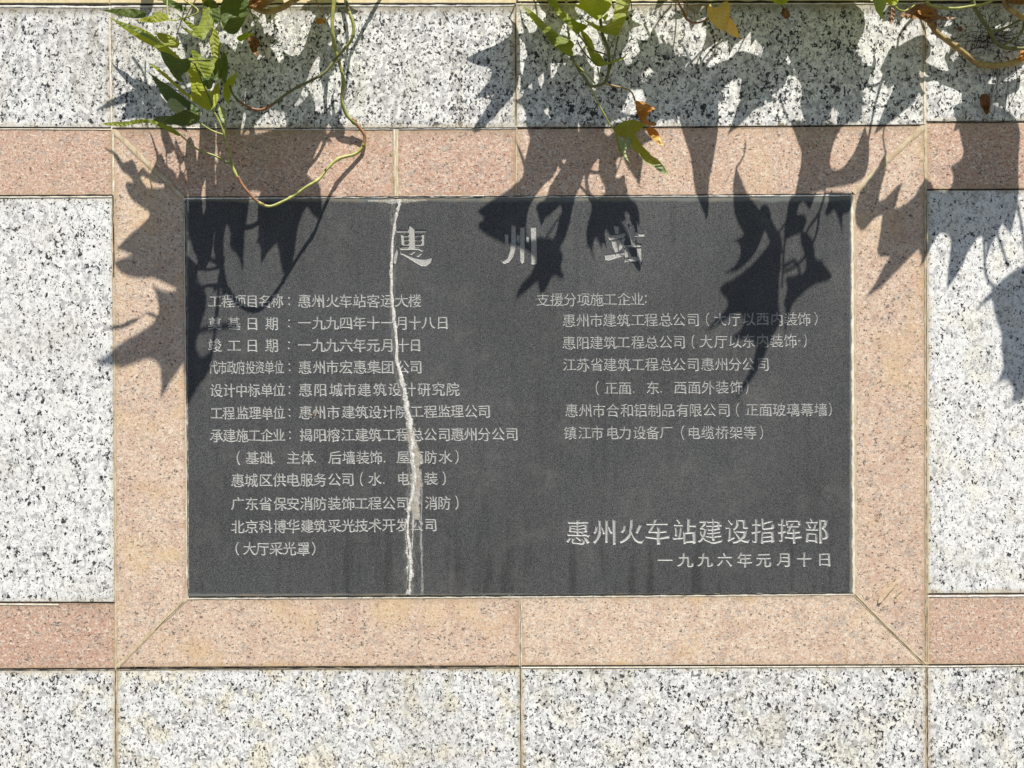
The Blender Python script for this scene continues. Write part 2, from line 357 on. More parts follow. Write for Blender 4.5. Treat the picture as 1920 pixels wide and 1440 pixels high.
def crack(name, line, wid, seed=0, parent=wall, mat='gap', y=.35):
    return bead(name, line, wid, mat, .05, parent, .5, seed, y=y)
# sealant smeared along the joints
for i, (ln, wd, mt) in enumerate([
    ([(206, 12), (207, 120), (210, 242)], 5, 'cream'), ([(211, 242), (213, 500), (216, 900), (218, 1440), (218, 1496)], 7, 'tan'),
    ([(212, 244), (213, 370)], 5, 'cream'), ([(213, 372), (215, 700), (217, 1000)], 4, 'tan'),
    ([(966, 8), (967, 120), (968, 240)], 6, 'tan'), ([(969, 200), (968, 300), (968, 370)], 5, 'tan'),
    ([(1733, 120), (1734, 233)], 6, 'cream'), ([(1733, 5), (1733, 130)], 7, 'tan'), ([(1735, 230), (1736, 500), (1737, 800), (1738, 1250)], 9, 'tan'),
    ([(1738, 1250), (1738, 1490)], 5, 'tan'), ([(741, 240), (742, 300), (744, 371)], 15, 'tan'), ([(739, 240), (741, 300), (742, 371)], 4, 'white'), ([(746, 242), (745, 300), (746, 371)], 3, 'cream'),
    ([(976, 1118), (976, 1249)], 6, 'cream'), ([(977, 1249), (978, 1494)], 6, 'tan'),
    ([(212, 243), (260, 290), (345, 371)], 15, 'tan'), ([(270, 300), (345, 372)], 4, 'white'),
    ([(352, 1121), (290, 1180), (220, 1250)], 10, 'tan'), ([(1733, 236), (1660, 304), (1600, 362)], 15, 'tan'),
    ([(1601, 1113), (1660, 1172), (1735, 1246)], 10, 'tan'),
    ([(345, 372), (800, 369), (1200, 368), (1597, 366)], 5, 'white'), ([(352, 1122), (980, 1119), (1601, 1114)], 6, 'cream'),
    ([(346, 372), (349, 700), (352, 1120)], 6, 'cream'), ([(1598, 366), (1599, 700), (1601, 1113)], 8, 'cream'),
    ([(1601, 366), (1603, 700), (1604, 1100)], 7, 'tan'),
    ([(345, 240), (600, 242), (966, 241)], 4, 'white'), ([(-560, 241), (0, 242), (210, 243)], 3, 'cream'),
    ([(0, 370), (210, 369)], 5, 'cream'), ([(1736, 1118), (1920, 1117), (2400, 1113)], 5, 'white'), ([(0, 1133), (110, 1134)], 5, 'cream'),
    ([(217, 1255), (600, 1253), (976, 1251)], 4, 'tan'), ([(976, 1252), (1737, 1249)], 4, 'cream'), ([(1737, 1250), (1920, 1248)], 4, 'cream'),
    ([(-560, 12), (0, 12), (200, 14), (240, 12), (600, 11), (966, 10)], 6, 'white'), ([(968, 8), (1500, 7), (1732, 6)], 4, 'cream')]):
    bead('sealant_bead', ln, wd, mt, .9, seed=i*7)
for i, (ln, wd) in enumerate([
    ([(-560, 8), (0, 8), (210, 9), (600, 8), (966, 8)], 3.2), ([(968, 5), (1400, 4), (1900, 4)], 3.5),
    ([(-560, 239), (0, 239), (209, 240)], 1.8), ([(211, 241), (600, 241), (966, 240)], 1.8), ([(968, 239), (1300, 238), (1732, 234)], 1.6), ([(1736, 228), (2400, 225)], 1.5),
    ([(-560, 367), (0, 367), (211, 366)], 2.6), ([(212, 366), (213, 420), (214, 520)], 2.4), ([(1737, 356), (1920, 355)], 2.0),
    ([(346, 370), (700, 369), (1000, 368), (1596, 364)], 2.0), ([(354, 1120), (976, 1117), (1600, 1112)], 2.2), ([(347, 376), (350, 700), (353, 1118)], 1.5),
    ([(-560, 1129), (216, 1130)], 1.8), ([(218, 1254), (600, 1252), (976, 1250)], 2.0), ([(978, 1249), (1737, 1246)], 1.6), ([(1738, 1246), (2400, 1243)], 1.8),
    ([(217, 1256), (218, 1440), (218, 1490)], 1.6), ([(1738, 1250), (1739, 1490)], 1.8), ([(1739, 1114), (2400, 1110)], 1.6), ([(0, 1255), (216, 1254)], 1.8),
    ([(345, 1128), (310, 1162), (290, 1182)], .9), ([(1602, 1114), (1660, 1173), (1735, 1246)], 1.4), ([(967, 10), (967, 130), (968, 235)], 1.8),
    ([(976.5, 1120), (976, 1249), (977, 1440)], 1.2), ([(1736, 358), (1737, 800), (1738, 1240)], 1.2), ([(1734, 10), (1734, 120)], 1.2)]):
    crack('joint_gap', ln, wd, seed=i*5, y=1.15)

# ------------------------------------------------------------------ the plaque with its carved text
plaque = empty('inscribed_plaque', W(975, 1115), 'dark grey granite plaque carved with Chinese text, cracked top to bottom, inside the pink frame', 'plaque')
fc = bpy.data.curves.new('glyph', 'FONT'); fc.size = 1; fc.fill_mode = 'NONE'
fo = bpy.data.objects.new('glyph', fc); C.objects.link(fo)
dg = bpy.context.evaluated_depsgraph_get()
glyphs = {}
def glyph(ch):
    if ch in glyphs: return glyphs[ch]
    fc.body = ch; bpy.context.view_layer.update(); cu = fo.to_curve(dg); cs = []
    for s in cu.splines:
        bp = s.bezier_points; n_ = len(bp); pts = []
        for i in range(n_):
            a, b = bp[i], bp[(i+1) % n_]; p0, p1, p2, p3 = [Vector(q[:2]) for q in (a.co, a.handle_right, b.handle_left, b.co)]
            dd = (p3-p0); L = dd.length
            if L < 1e-5: continue
            dev = max(abs(dd.cross(p1-p0)), abs(dd.cross(p2-p0)))/L
            k = 1 if dev < .004 else (2 if dev < .03 else 4)
            for j in range(k):
                t = j/k; u = 1-t; pts.append(p0*u**3+p1*3*u*u*t+p2*3*u*t*t+p3*t**3)
        q = []
        for p in pts:
            if not q or (p-q[-1]).length > .012: q.append(p)
        if len(q) > 2 and (q[0]-q[-1]).length < .012: q.pop()
        if len(q) > 2: cs.append(q)
    fo.to_curve_clear()
    area = lambda q: sum(q[i-1].cross(q[i]) for i in range(len(q)))
    big = max(cs, key=lambda q: abs(area(q))); sg = 1 if area(big) > 0 else -1
    if sg < 0: cs = [q[::-1] for q in cs]
    glyphs[ch] = cs; return cs
def offset(q, e):              # q has the ink on its left; +e grows the ink
    r = []
    for i in range(len(q)):
        a, b, c = q[i-1], q[i], q[(i+1) % len(q)]
        e1 = (b-a).normalized(); e2 = (c-b).normalized(); n1 = Vector((e1.y, -e1.x)); n2 = Vector((e2.y, -e2.x))
        m_ = n1+n2; d = m_.dot(n1)
        m_ = m_/max(.55, d) if m_.length > 1e-4 else n1
        r.append(b+m_*(e[i] if isinstance(e, list) else e))
    return r
def inside(p, q):
    c = False
    for i in range(len(q)):
        a, b = q[i-1], q[i]
        if (a.y > p.y) != (b.y > p.y) and p.x < (b.x-a.x)*(p.y-a.y)/(b.y-a.y)+a.x: c = not c
    return c
PW = [(348, 373), (1596, 367), (1599, 1112), (354, 1118)]
PV = [Vector((p[0], -p[1])) for p in PW]; PE = [(0, 1), (1, 2), (2, 3), (3, 0)]      # constraint net of the polished face
def inked(pts, edges, zero):
    """triangulate closed loops (y up, ink on the left) and return the triangles whose winding number is zero / positive"""
    ov, oe, of, _, eo, _ = delaunay_2d_cdt(pts, edges, [], 1, 1e-4)
    fid = {}
    for i, f in enumerate(of):
        for j in range(3): fid.setdefault((f[j-1], f[j]), i)
    wt = {}
    for (a, b), og in zip(oe, eo):
        w_ = 0
        for k in og:
            if k < len(edges):
                p, q = edges[k]; w_ += 1 if (Vector(pts[q])-Vector(pts[p])).dot(ov[b]-ov[a]) > 0 else -1
        wt[(a, b)] = w_; wt[(b, a)] = -w_
    # winding on the left of (a,b) = winding on its right + weight
    wind = {}
    ccw = all((ov[f[1]]-ov[f[0]]).cross(ov[f[2]]-ov[f[0]]) > 0 for f in of[:20])
    for f0 in range(len(of)):
        for j in range(3):
            e = (of[f0][j-1], of[f0][j])
            if (e[1], e[0]) not in fid and f0 not in wind:
                wind[f0] = wt.get(e, 0)*(1 if ccw else -1); st = [f0]
                while st:
                    i = st.pop()
                    for jj in range(3):
                        a, b = of[i][jj-1], of[i][jj]; o_ = fid.get((b, a))
                        if o_ is not None and o_ not in wind:
                            wind[o_] = wind[i]-wt.get((a, b), 0)*(1 if ccw else -1); st.append(o_)
    return ov, [tuple(f) for i, f in enumerate(of) if (wind.get(i, 0) < 0 if zero == 1 else wind.get(i, 0) > 0)]
def put_char(ch, cx, cy, w_, h_, grow, deep, mat, depth):
    cs = glyph(ch)
    xs = [p.x for q in cs for p in q]; ys = [p.y for q in cs for p in q]
    if ch.startswith('title'): ox, oy = 0, 0
    elif ch in '：.（）-': ox, oy = (min(xs)+max(xs))/2, (min(ys)+max(ys))/2
    else: ox, oy = .5, .385
    top, bot = [], []
    for q in cs:
        if not ch.startswith('title') and ch not in '：.（）-':
            q = [Vector((p.x+(p.x-.5)*.16*max(0, .45-p.y), p.y+.10*(2*p.x-1)**2*(.45-p.y)*1.2+.012*math.sin(p.x*7+p.y*3))) for p in q]
            q = [Vector((.5+(p.x-.5)*1.02, p.y)) for p in q]
        r = [Vector((cx+(p.x-ox)*w_, -cy+(p.y-oy)*h_)) for p in q]
        # the chisel wobbles a little
        r = [p+Vector((mn.noise((p.x*.09, p.y*.09, 1)), mn.noise((p.x*.09, p.y*.09, 7))))*(.9*max(h_, 26)/26) for p in r]
        if ch.startswith('title'): gs = [grow]*len(r)
        else: gs = [grow*(1+1.3*mn.noise((p.x*.13*26/h_, p.y*.13*26/h_, 3)))+(.035*h_ if False else .016*h_)*max(0, (p.x-cx)/w_*1.6-(p.y+cy)/h_*.6) for p in r]
        top.append(offset(r, gs)); bot.append(offset(r, [g_-deep for g_ in gs]))
    for q in top:
        k = len(PV); PV.extend(q); PE.extend([(k+i, k+(i+1) % len(q)) for i in range(len(q))])
    vs_, fs = [], []
    for a, b in zip(top, bot):
        k = len(vs_); n_ = len(a); vs_ += [W(p.x, -p.y, 0) for p in a]+[W(p.x, -p.y, -depth) for p in b]
        others = [t for t in top if t is not a] if ch.startswith('title') else []
        fs += [(k+i, k+(i+1) % n_, k+n_+(i+1) % n_, k+n_+i) for i in range(n_) if not any(inside((a[i]+a[(i+1) % n_])/2, t) for t in others)]
    fv, fe = [], []
    for q in bot:
        k = len(fv); fv += q; fe += [(k+i, k+(i+1) % len(q)) for i in range(len(q))]
    ov, of = inked(fv, fe, 0)
    k = len(vs_); vs_ += [W(p.x, -p.y, -depth) for p in ov]; fs += [tuple(k+i for i in f) for f in of]
    return link('carved_character', mesh('carved_character', vs_, fs), plaque, M[mat])
def line(chars, xs, y0, y1, w_=24.5, h_=27.5, grow=.28, deep=.95, mat='carved', depth=.85):
    assert len(chars) == len(xs), (chars, len(chars), len(xs))
    for c, x in zip(chars, xs):
        t = (x-xs[0])/max(1, xs[-1]-xs[0]); y = y0+(y1-y0)*t
        if c == '.': y += 8
        i_ = xs.index(x); gp = min([abs(xs[j]-x) for j in (i_-1, i_+1) if 0 <= j < len(xs) and chars[j] not in '：.（）-'] or [w_]); w0 = min(w_, gp*.99)
        if c == '：': put_char(c, x, y, w_*.75, h_*.85, grow, deep, mat, depth)
        elif c in '（）': put_char(c, x, y, w_*.95, h_, grow, deep, mat, depth)
        elif c == '.': put_char(c, x, y, w_*.95, h_*1.0, grow, deep, mat, depth)
        else: put_char(c, x, y, w0, h_, grow, deep, mat, depth)
LR = [403, 427, 450, 473, 497, 520, 542]
line('工程项目名称：惠州火车站客运大楼', LR+[571, 597, 623, 648, 674, 700, 726, 753, 778], 564, 563)
line('奠基日期：一九九四年十一月十八日', [403, 439, 473, 510, 542, 571, 598, 623, 649, 674, 700, 727, 754, 778, 803, 830], 606, 604)
line('竣工日期：一九九六年元月十日', [403, 439, 473, 510, 542, 571, 598, 623, 649, 674, 700, 727, 755, 779], 647, 646)
line('代市政府投资单位', [400, 417, 434.5, 451.5, 469.5, 487, 505, 523], 688, 688, 17.5, 27.5, .18)
line('：惠州市宏惠集团公司', [543, 572, 599, 623, 649, 675, 701, 727, 755, 780], 688, 687)
line('设计中标单位：惠阳城市建筑设计研究院', [405.6, 430, 453, 476, 500, 523, 543, 573, 601, 630, 656, 683, 712, 740, 768, 795, 822, 849], 731, 729)
line('工程监理单位：惠州市建筑设计院工程监理公司', [406, 429, 455, 478, 501, 523, 543, 573, 599, 625, 653, 678, 703, 729, 754, 781, 807, 833, 857, 883, 908], 774, 770)
line('承建施工企业：揭阳榕江建筑工程总公司惠州分公司', [406, 430, 454, 477, 500, 523, 544, 574, 600, 625, 652, 678, 703, 729, 755, 782, 807, 833, 858, 883, 908, 934, 960], 816, 813)
line('（基础.主体.后墙装饰.屋面防水）', [447, 473, 499, 514, 550, 576, 591, 628, 654, 680, 705, 721, 756, 782, 808, 835, 857], 858, 856)
line('惠城区供电服务公司（水.电安装）', [446, 471, 498, 524, 549, 575, 600, 627, 652, 678, 703, 720, 756, 779, 808, 833], 900, 896)
line('广东省保安消防装饰工程公司（消防）', [446, 472, 498, 525, 549, 575, 600, 627, 653, 678, 703, 729, 755, 781, 809, 833, 857], 944, 942)
line('北京科博华建筑采光技术开发公司', [446, 472, 498, 525, 550, 576, 600, 627, 653, 678, 703, 729, 755, 781, 808], 987, 983)
line('（大厅采光罩）', [445, 468, 493, 518, 543, 569, 588], 1028, 1028)
line('支援分项施工企业：', [1018, 1044, 1069, 1094, 1119, 1144, 1170, 1195, 1211], 561, 560, 24.5, 27.5, .08)
line('惠州市建筑工程总公司（大厅以西内装饰）', [1067, 1093, 1118, 1143, 1169, 1196, 1221, 1248, 1273, 1300, 1327, 1350, 1377, 1404, 1430, 1457, 1483, 1508, 1530], 600, 597, 24.5, 27.5, .08)
line('惠阳建筑工程总公司（大厅以东内装饰-）', [1067, 1093, 1118, 1144, 1169, 1196, 1222, 1248, 1274, 1300, 1324, 1352, 1378, 1404, 1430, 1456, 1482, 1499, 1510], 642, 638, 24.5, 27.5, .08)
line('江苏省建筑工程总公司惠州分公司', [1068, 1093, 1119, 1144, 1170, 1196, 1222, 1249, 1273, 1300, 1327, 1353, 1378, 1403, 1431], 683, 682, 24.5, 27.5, .08)
line('（正面.东.西面外装饰）', [1120, 1146, 1172, 1188, 1224, 1240, 1276, 1302, 1328, 1354, 1381, 1401], 727, 725, 24.5, 27.5, .08)
line('惠州市合和铝制品有限公司（正面玻璃幕墙）', [1072, 1098, 1123, 1149, 1176, 1201, 1227, 1253, 1280, 1304, 1330, 1358, 1383, 1410, 1436, 1461, 1487, 1513, 1539, 1557], 769, 767, 24.5, 27.5, .08)
line('镇江市电力设备厂（电缆桥架等）', [1069, 1096, 1120, 1148, 1172, 1199, 1224, 1250, 1280, 1301, 1327, 1354, 1380, 1406, 1428], 811, 810, 24.5, 27.5, .08)
line('惠州火车站建设指挥部', [1084, 1135, 1183.5, 1232.5, 1283.5, 1332, 1382, 1431, 1481, 1531], 997, 994, 44, 51, .55, 1.7, 'carved', 1.6)
line('一九九六年元月十日', [1247, 1285, 1322, 1359, 1396, 1432, 1471, 1508, 1546], 1050, 1048, 28, 29, .45, 1.0, 'carved', .9)
TITLE = [
    [[(744, 431), (799, 431.5), (799, 435.5), (744, 436)], [(767, 421), (772, 423), (777, 427), (778, 464), (767, 464)], [(752, 438), (756, 439), (758, 459), (754, 459)],
     [(791, 439), (795, 438), (795, 459), (791, 459)], [(754, 440.5), (793, 440.5), (793, 443.5), (754, 443.5)], [(755, 448.5), (793, 448.5), (793, 451), (755, 451)], [(755, 456), (794, 456), (795, 460), (755, 460)],
     [(750, 463), (785, 464), (794, 468.5), (792, 471), (784, 467.5), (751, 467.5)], [(777, 469), (779, 471), (772, 477), (769, 476)], [(790, 473), (792, 475), (784, 481), (781, 480)],
     [(745, 464), (745.5, 472), (744, 484), (742, 493), (737, 492), (738, 484)],
     [(751, 472), (758, 474), (775, 481), (787, 484), (798, 484.5), (810, 481.5), (807, 492), (798, 498), (791, 497.5), (780, 492), (766, 483), (757, 477.5), (752, 477)]],
    [[(959.5, 424), (966, 425), (966.5, 450), (966, 465), (962, 480), (954, 491), (945, 494), (937, 486), (944, 488), (953, 482), (957.5, 470), (959, 452)], [(976, 428), (983, 427), (983, 491), (979, 493), (976, 488)],
     [(996, 425), (1005, 424), (1006, 494), (997, 495)], [(947, 440), (952, 441), (953, 458), (948, 454)], [(970, 441), (974.5, 442), (974, 457), (969, 452)], [(987, 441), (992, 442), (992.5, 457), (987, 452)]],
    [[(1152, 424), (1160, 426), (1160, 438), (1154, 438)], [(1140, 444), (1143, 449), (1170, 445), (1173, 438), (1160, 441)], [(1147, 450), (1156, 451), (1160, 470), (1156, 475), (1149, 462)], [(1167, 448), (1172, 447), (1166, 464), (1160, 471), (1161, 460)],
     [(1135, 477), (1136, 486), (1141, 487.5), (1171, 478), (1171, 471.5), (1160, 473)], [(1180, 424), (1187, 422.5), (1190, 432), (1191, 458), (1184, 458), (1182, 440)], [(1190, 437), (1208, 436.5), (1208, 442), (1190, 443)],
     [(1171, 459), (1200, 457.5), (1203, 462), (1171, 464)], [(1171, 460), (1177, 461), (1178, 490), (1172, 491)], [(1195, 459), (1202.5, 459), (1203, 490), (1201, 498), (1196, 484)], [(1174, 483), (1199, 482), (1199, 488), (1174, 490)]]]
for k_, polys in enumerate(TITLE):
    glyphs['title'+str(k_)] = [[Vector((x, -y)) for x, y in pl] if sum(Vector((pl[i-1][0], -pl[i-1][1])).cross(Vector((pl[i][0], -pl[i][1]))) for i in range(len(pl))) > 0 else [Vector((x, -y)) for x, y in pl][::-1] for pl in polys]
    put_char('title'+str(k_), 0, 0, 1, 1, .8, .9, 'deep', 1.7)
bpy.data.objects.remove(fo)
# polished face: a rectangle with every stroke left out
ov, fs = inked(PV, PE, 1)
vs_ = [W(p.x, -p.y, 0) for p in ov]; k = len(vs_)
vs_ += [W(p[0], p[1], 0) for p in PW]+[W(p[0], p[1], -20) for p in PW]
fs += [(k+i, k+(i+1) % 4, k+4+(i+1) % 4, k+4+i) for i in range(4)]
me = mesh('stone_face', vs_, fs); uv = me.uv_layers.new(name='UVMap')
for l_ in me.loops:
    co = me.vertices[l_.vertex_index].co; uv.data[l_.index].uv = (co.x*1000+960-348, (co.z-ZC)*1000-720+1118)
face = link('stone_face', me, plaque, M['black']); face['slab_w'] = 1250.0; face['slab_h'] = 748.0
# lime that leached out of the crack
dp = dict(brown=0.0, thin=0.0)
bead('lime_streak', [(747, 374, 14), (748, 388, 8), (743, 405, 6), (738, 440, 6), (735, 480, 7), (734, 530, 7), (736, 565, 8), (739, 600, 8), (744, 640, 8), (745, 680, 8), (752, 705, 9), (758, 735, 11), (764, 770, 12), (769, 800, 12), (773, 835, 13), (774, 860, 12), (778, 900, 9), (770, 940, 8), (765, 965, 9), (763, 1000, 9), (767, 1030, 12), (769, 1060, 13), (768, 1090, 9), (766, 1115, 9)], 8, 'deposit', 1.5, plaque, .42, 3, dp, step=3)
crack('fissure', [(750, 384), (745, 405), (740, 440), (737.5, 480), (736.5, 530), (738, 565), (741.5, 600), (746.5, 640), (747, 680), (753, 705), (760, 735), (766, 768), (772, 800)], 1.5, seed=4, parent=plaque, y=.9)
crack('fissure', [(763, 960), (762, 1000), (766, 1032), (767, 1060), (766, 1090), (765, 1115)], 1.3, seed=9, parent=plaque, y=1.5)
bead('lime_crust', [(764, 790, 8), (770, 810, 18), (774, 840, 22), (782, 862, 26), (780, 878, 16), (780, 895, 26), (780, 920, 25), (777, 945, 24), (783, 975, 12)], 20, 'deposit', 1.3, plaque, .22, 11, dict(brown=.55, thin=.35), y=.28, step=3)
bead('lime_film', [(738, 380, 14), (736, 600, 13), (746, 700, 15), (770, 800, 20), (774, 900, 28), (768, 1000, 26), (768, 1116, 22)], 16, 'deposit', .1, plaque, .2, 23, dict(brown=.3, thin=1.3), y=.16, step=4)
bead('lime_streak', [(789, 880, 4), (791, 930, 3), (789, 990, 5), (791, 1050, 4), (792, 1115, 5)], 4, 'deposit', .4, plaque, .4, 31, dict(brown=0, thin=.9), step=3)
bead('lime_streak', [(775, 965, 5), (774, 1000, 3), (772, 1030, 3)], 4, 'deposit', .4, plaque, .4, 35, dict(brown=0, thin=.4), step=3)
bead('lime_film', [(785, 960, 14), (788, 1040, 16), (790, 1116, 16)], 12, 'deposit', .1, plaque, .2, 41, dict(brown=0, thin=1.55), y=.14, step=4)
bead('lime_crust', [(690, 377, 4), (735, 378, 9), (760, 377, 9), (800, 376, 3)], 7, 'deposit', .5, plaque, .3, 47, dict(brown=.6, thin=.5), y=.2, step=3)

# ------------------------------------------------------------------ vines
def smooth_outline(pts):
    """round the gentle corners, keep the tips sharp"""
    n_ = len(pts); out = []
    for i in range(n_):
        a, b, c = Vector(pts[i-1]), Vector(pts[i]), Vector(pts[(i+1) % n_])
        u, v = (a-b), (c-b)
        if u.length < 1e-6 or v.length < 1e-6: continue
        ang = u.angle(v)
        if ang < math.radians(75): out.append(b)
        else: out += [b+u*.25, b+v*.25]
    return out
class Vine:
    def __init__(s, name, loc, label, cat='vine'): s.o = empty(name, loc, label, cat); s.n = 0
def leaf(vine, pts, dfun, mp, mat='green', wave=5.0, step=None, label=None, rag=.35, name='leaf', base=None, crease=3.0):
    """outline in px, dfun(x, y) = distance from the wall in mm, mp = P (as seen) or S (as shadow)"""
    vine.n += 1; sd = vine.n*3.7
    q = smooth_outline(pts); q = smooth_outline(q)
    q = [p+Vector((mn.noise((p.x*.12, p.y*.12, sd)), mn.noise((p.x*.12, p.y*.12, sd+5))))*rag*4 for p in q]
    xs = [p.x for p in q]; ys = [p.y for p in q]; wd, ht = max(xs)-min(xs), max(ys)-min(ys)
    st = step or max(2.2, min(4.0, math.sqrt(wd*ht)/16))
    pts2 = list(q); x = min(xs)+st/2
    while x < max(xs):
        y = min(ys)+st/2
        while y < max(ys):
            p = Vector((x+mn.noise((x, y, 1))*st*.3, y+mn.noise((x, y, 4))*st*.3))
            if inside(p, q) and min((p-r).length for r in q) > st*.4: pts2.append(p)
            y += st
        x += st
    ov, oe, of, *_ = delaunay_2d_cdt(pts2, [(i, (i+1) % len(q)) for i in range(len(q))], [], 2, 1e-3)
    sc = 1/max(14.0, math.sqrt(wd*ht)*.45)
    vs_, vein, rib = [], [], []
    tips = []
    for i in range(len(pts)):
        a, b, c_ = Vector(pts[i-1]), Vector(pts[i]), Vector(pts[(i+1) % len(pts)])
        if (a-b).length > 0 and (c_-b).length > 0 and (a-b).angle(c_-b) < math.radians(80) and inside(b+((a-b).normalized()+(c_-b).normalized())*1.5, q): tips.append(b)
    bs = Vector(base) if base else Vector((sum(xs)/len(xs), max(ys)))
    bs = min(q, key=lambda p: (p-bs).length)
    tips = [t for t in tips if (t-bs).length > .3*math.sqrt(wd*ht)] or [max(q, key=lambda p: (p-bs).length)]
    for p in ov:
        best = (1e9, 0)
        for t in tips:
            e = t-bs; f = max(0, min(1, (p-bs).dot(e)/e.length_squared)); dd = (p-bs-e*f).length; best = min(best, (dd, f*e.length+dd*.8))
        vein.append(best[0]); rib.append(best[1])
        d = dfun(p.x, p.y)-min(crease, wave)*math.exp(-best[0]/5)+wave*mn.noise((p.x*sc, p.y*sc, sd))*1.6+wave*.35*mn.noise((p.x*sc*3, p.y*sc*3, sd))
        vs_.append(mp(p.x, p.y, max(3, d)))
    me = mesh(name, vs_, [tuple(f) for f in of], True)
    me.attributes.new('vein', 'FLOAT', 'POINT').data.foreach_set('value', vein); me.attributes.new('rib', 'FLOAT', 'POINT').data.foreach_set('value', rib)
    o = link(name, me, vine.o, M[mat])
    if label: o['label'] = label
    return o
def tube(vine, pts, r, mat='stem', name='stem', mp=P, k=5, knobs=0, sides=7):
    """pts = [(x, y, depth)]"""
    pp = catmull([mp(*p[:3]) for p in pts], k); n_ = len(pp); vs_, fs = [], []
    vine.n += 1; sd = vine.n*1.7
    up = Vector((0, -1, .1)).normalized()
    rr = r if isinstance(r, (tuple, list)) else (r, r)
    for i, p in enumerate(pp):
        t = (pp[min(n_-1, i+1)]-pp[max(0, i-1)]).normalized()
        a = t.cross(up); a = a.normalized() if a.length > 1e-3 else Vector((1, 0, 0)); b = t.cross(a).normalized()
        f = i/(n_-1); rad = (rr[0]*(1-f)+rr[1]*f)/1000*(1+.14*mn.noise((i*.5, sd, 0)))
        if knobs and i % knobs == knobs//2: rad *= 1.45
        for j in range(sides):
            an = 2*math.pi*j/sides; vs_.append(p+(a*math.cos(an)+b*math.sin(an))*rad)
        if i:
            for j in range(sides):
                q = (i-1)*sides; j2 = (j+1) % sides; fs.append((q+j, q+j2, q+sides+j2, q+sides+j))
    fs += [tuple(range(sides))[::-1], tuple(range((n_-1)*sides, n_*sides))]
    return link(name, mesh(name, vs_, fs, True), vine.o, M[mat])
def lin(d0, x0, y0, gx=0.0, gy=0.6): return lambda x, y: d0+gx*(x-x0)+gy*(y-y0)
def hid(extra=0.0, gx=.05): return lambda x, y: off(y)+extra+gx*20*mn.noise((x*.01, 1, 1))

V1 = Vine('hanging_vine', W(560, TOPB+10, 30), 'lobed-leaf creeper hanging at the top left with a bare stem looping down')
V2 = Vine('hanging_vine', W(1090, TOPB+10, 30), 'lobed-leaf creeper hanging over the top middle with a curled orange leaf')
V3 = Vine('hanging_vine', W(1380, TOPB+10, 30), 'creeper at the top edge right of the middle, carrying a bright yellow leaf')
V4 = Vine('hanging_vine', W(1800, TOPB+10, 30), 'tangled woody creeper with black rootlets and dead brown leaves in the top right corner')

# --- left vine: stems
tube(V1, [(628, -60, 60), (626, 0, 62), (623, 45, 60), (626, 80, 56), (634, 110, 50), (644, 150, 40), (641, 185, 30), (650, 215, 20), (672, 237, 12), (684, 255, 8), (680, 275, 7), (665, 289, 9), (634, 298, 22), (612, 318, 35), (598, 336, 45), (575, 350, 55), (552, 366, 65), (530, 378, 76), (503, 387, 86), (478, 374, 92), (455, 347, 97), (437, 315, 100), (428, 275, 104), (420, 248, 108), (408, 222, 114), (398, 206, 120)], (3.6, 2.0), 'stem', knobs=11)
tube(V1, [(496, 385, 88), (478, 374, 92.5), (466, 361, 95), (455, 347, 97.5), (446, 331, 99)], (2.6, 2.5), 'redstem')
tube(V1, [(660, 222, 17), (672, 237, 12.4), (684, 255, 8.6), (681, 275, 7.6)], (3.1, 3.0), 'redstem')
tube(V1, [(644, -40, 90), (648, 0, 88), (655, 22, 85), (663, 48, 80), (660, 72, 74), (645, 92, 66), (628, 112, 60), (610, 135, 66), (585, 150, 72), (560, 162, 78), (540, 174, 82), (512, 195, 88), (490, 206, 92), (468, 202, 95), (448, 190, 97), (436, 175, 100), (431, 160, 104)], (2.9, 2.0), 'darkstem', knobs=13)
tube(V1, [(655, 22, 85.5), (663, 48, 80.5), (660, 72, 74.5), (648, 89, 68)], (3.0, 2.9), 'stem')
tube(V1, [(512, 195, 88.5), (490, 206, 92.5), (468, 202, 95.5), (448, 190, 97.5)], (2.7, 2.5), 'redstem')
tube(V1, [(450, -10, 40), (478, 14, 42), (500, 22, 44), (528, 15, 46), (562, -6, 48)], (5.5, 5), 'wood')
tube(V1, [(425, -25, 50), (440, 2, 48), (470, 12, 45), (492, 8, 46), (520, -8, 46)], (4.5, 5), 'wood')
tube(V1, [(590, -8, 30), (600, 18, 26), (612, 31, 24)], (1.1, .7), 'redstem')
tube(V1, [(428, 255, 106), (400, 246, 112), (375, 230, 118), (365, 215, 124)], (1.6, 1.2), 'pale' if False else 'stem', 'petiole')
tube(V1, [(435, 310, 100), (405, 293, 106), (370, 280, 114), (346, 260, 122), (336, 250, 126)], (2.0, 1.2), 'stem', 'petiole')
tube(V1, [(420, 248, 108), (424, 235, 110), (422, 226, 112)], (1.6, 1.1), 'stem', 'petiole')
tube(V1, [(400, 210, 118), (395, 190, 122), (382, 160, 128), (365, 120, 134), (352, 115, 138), (395, 112, 140)], (1.4, 1.1), 'darkstem', 'petiole')
tube(V1, [(345, 0, 120), (372, 22, 120), (330, 38, 122), (318, 37, 124)], (1.3, .9), 'stem', 'petiole')
tube(V1, [(314, -10, 110), (314, 15, 112), (318, 36, 116), (335, 37, 118)], (1.4, 1.0), 'stem', 'petiole')
tube(V1, [(372, -10, 118), (352, 25, 120), (345, 40, 122)], (1.2, 1.0), 'darkstem', 'petiole')
tube(V1, [(470, 20, 60), (478, 45, 58), (480, 68, 56)], (.7, .5), 'root', 'petiole')
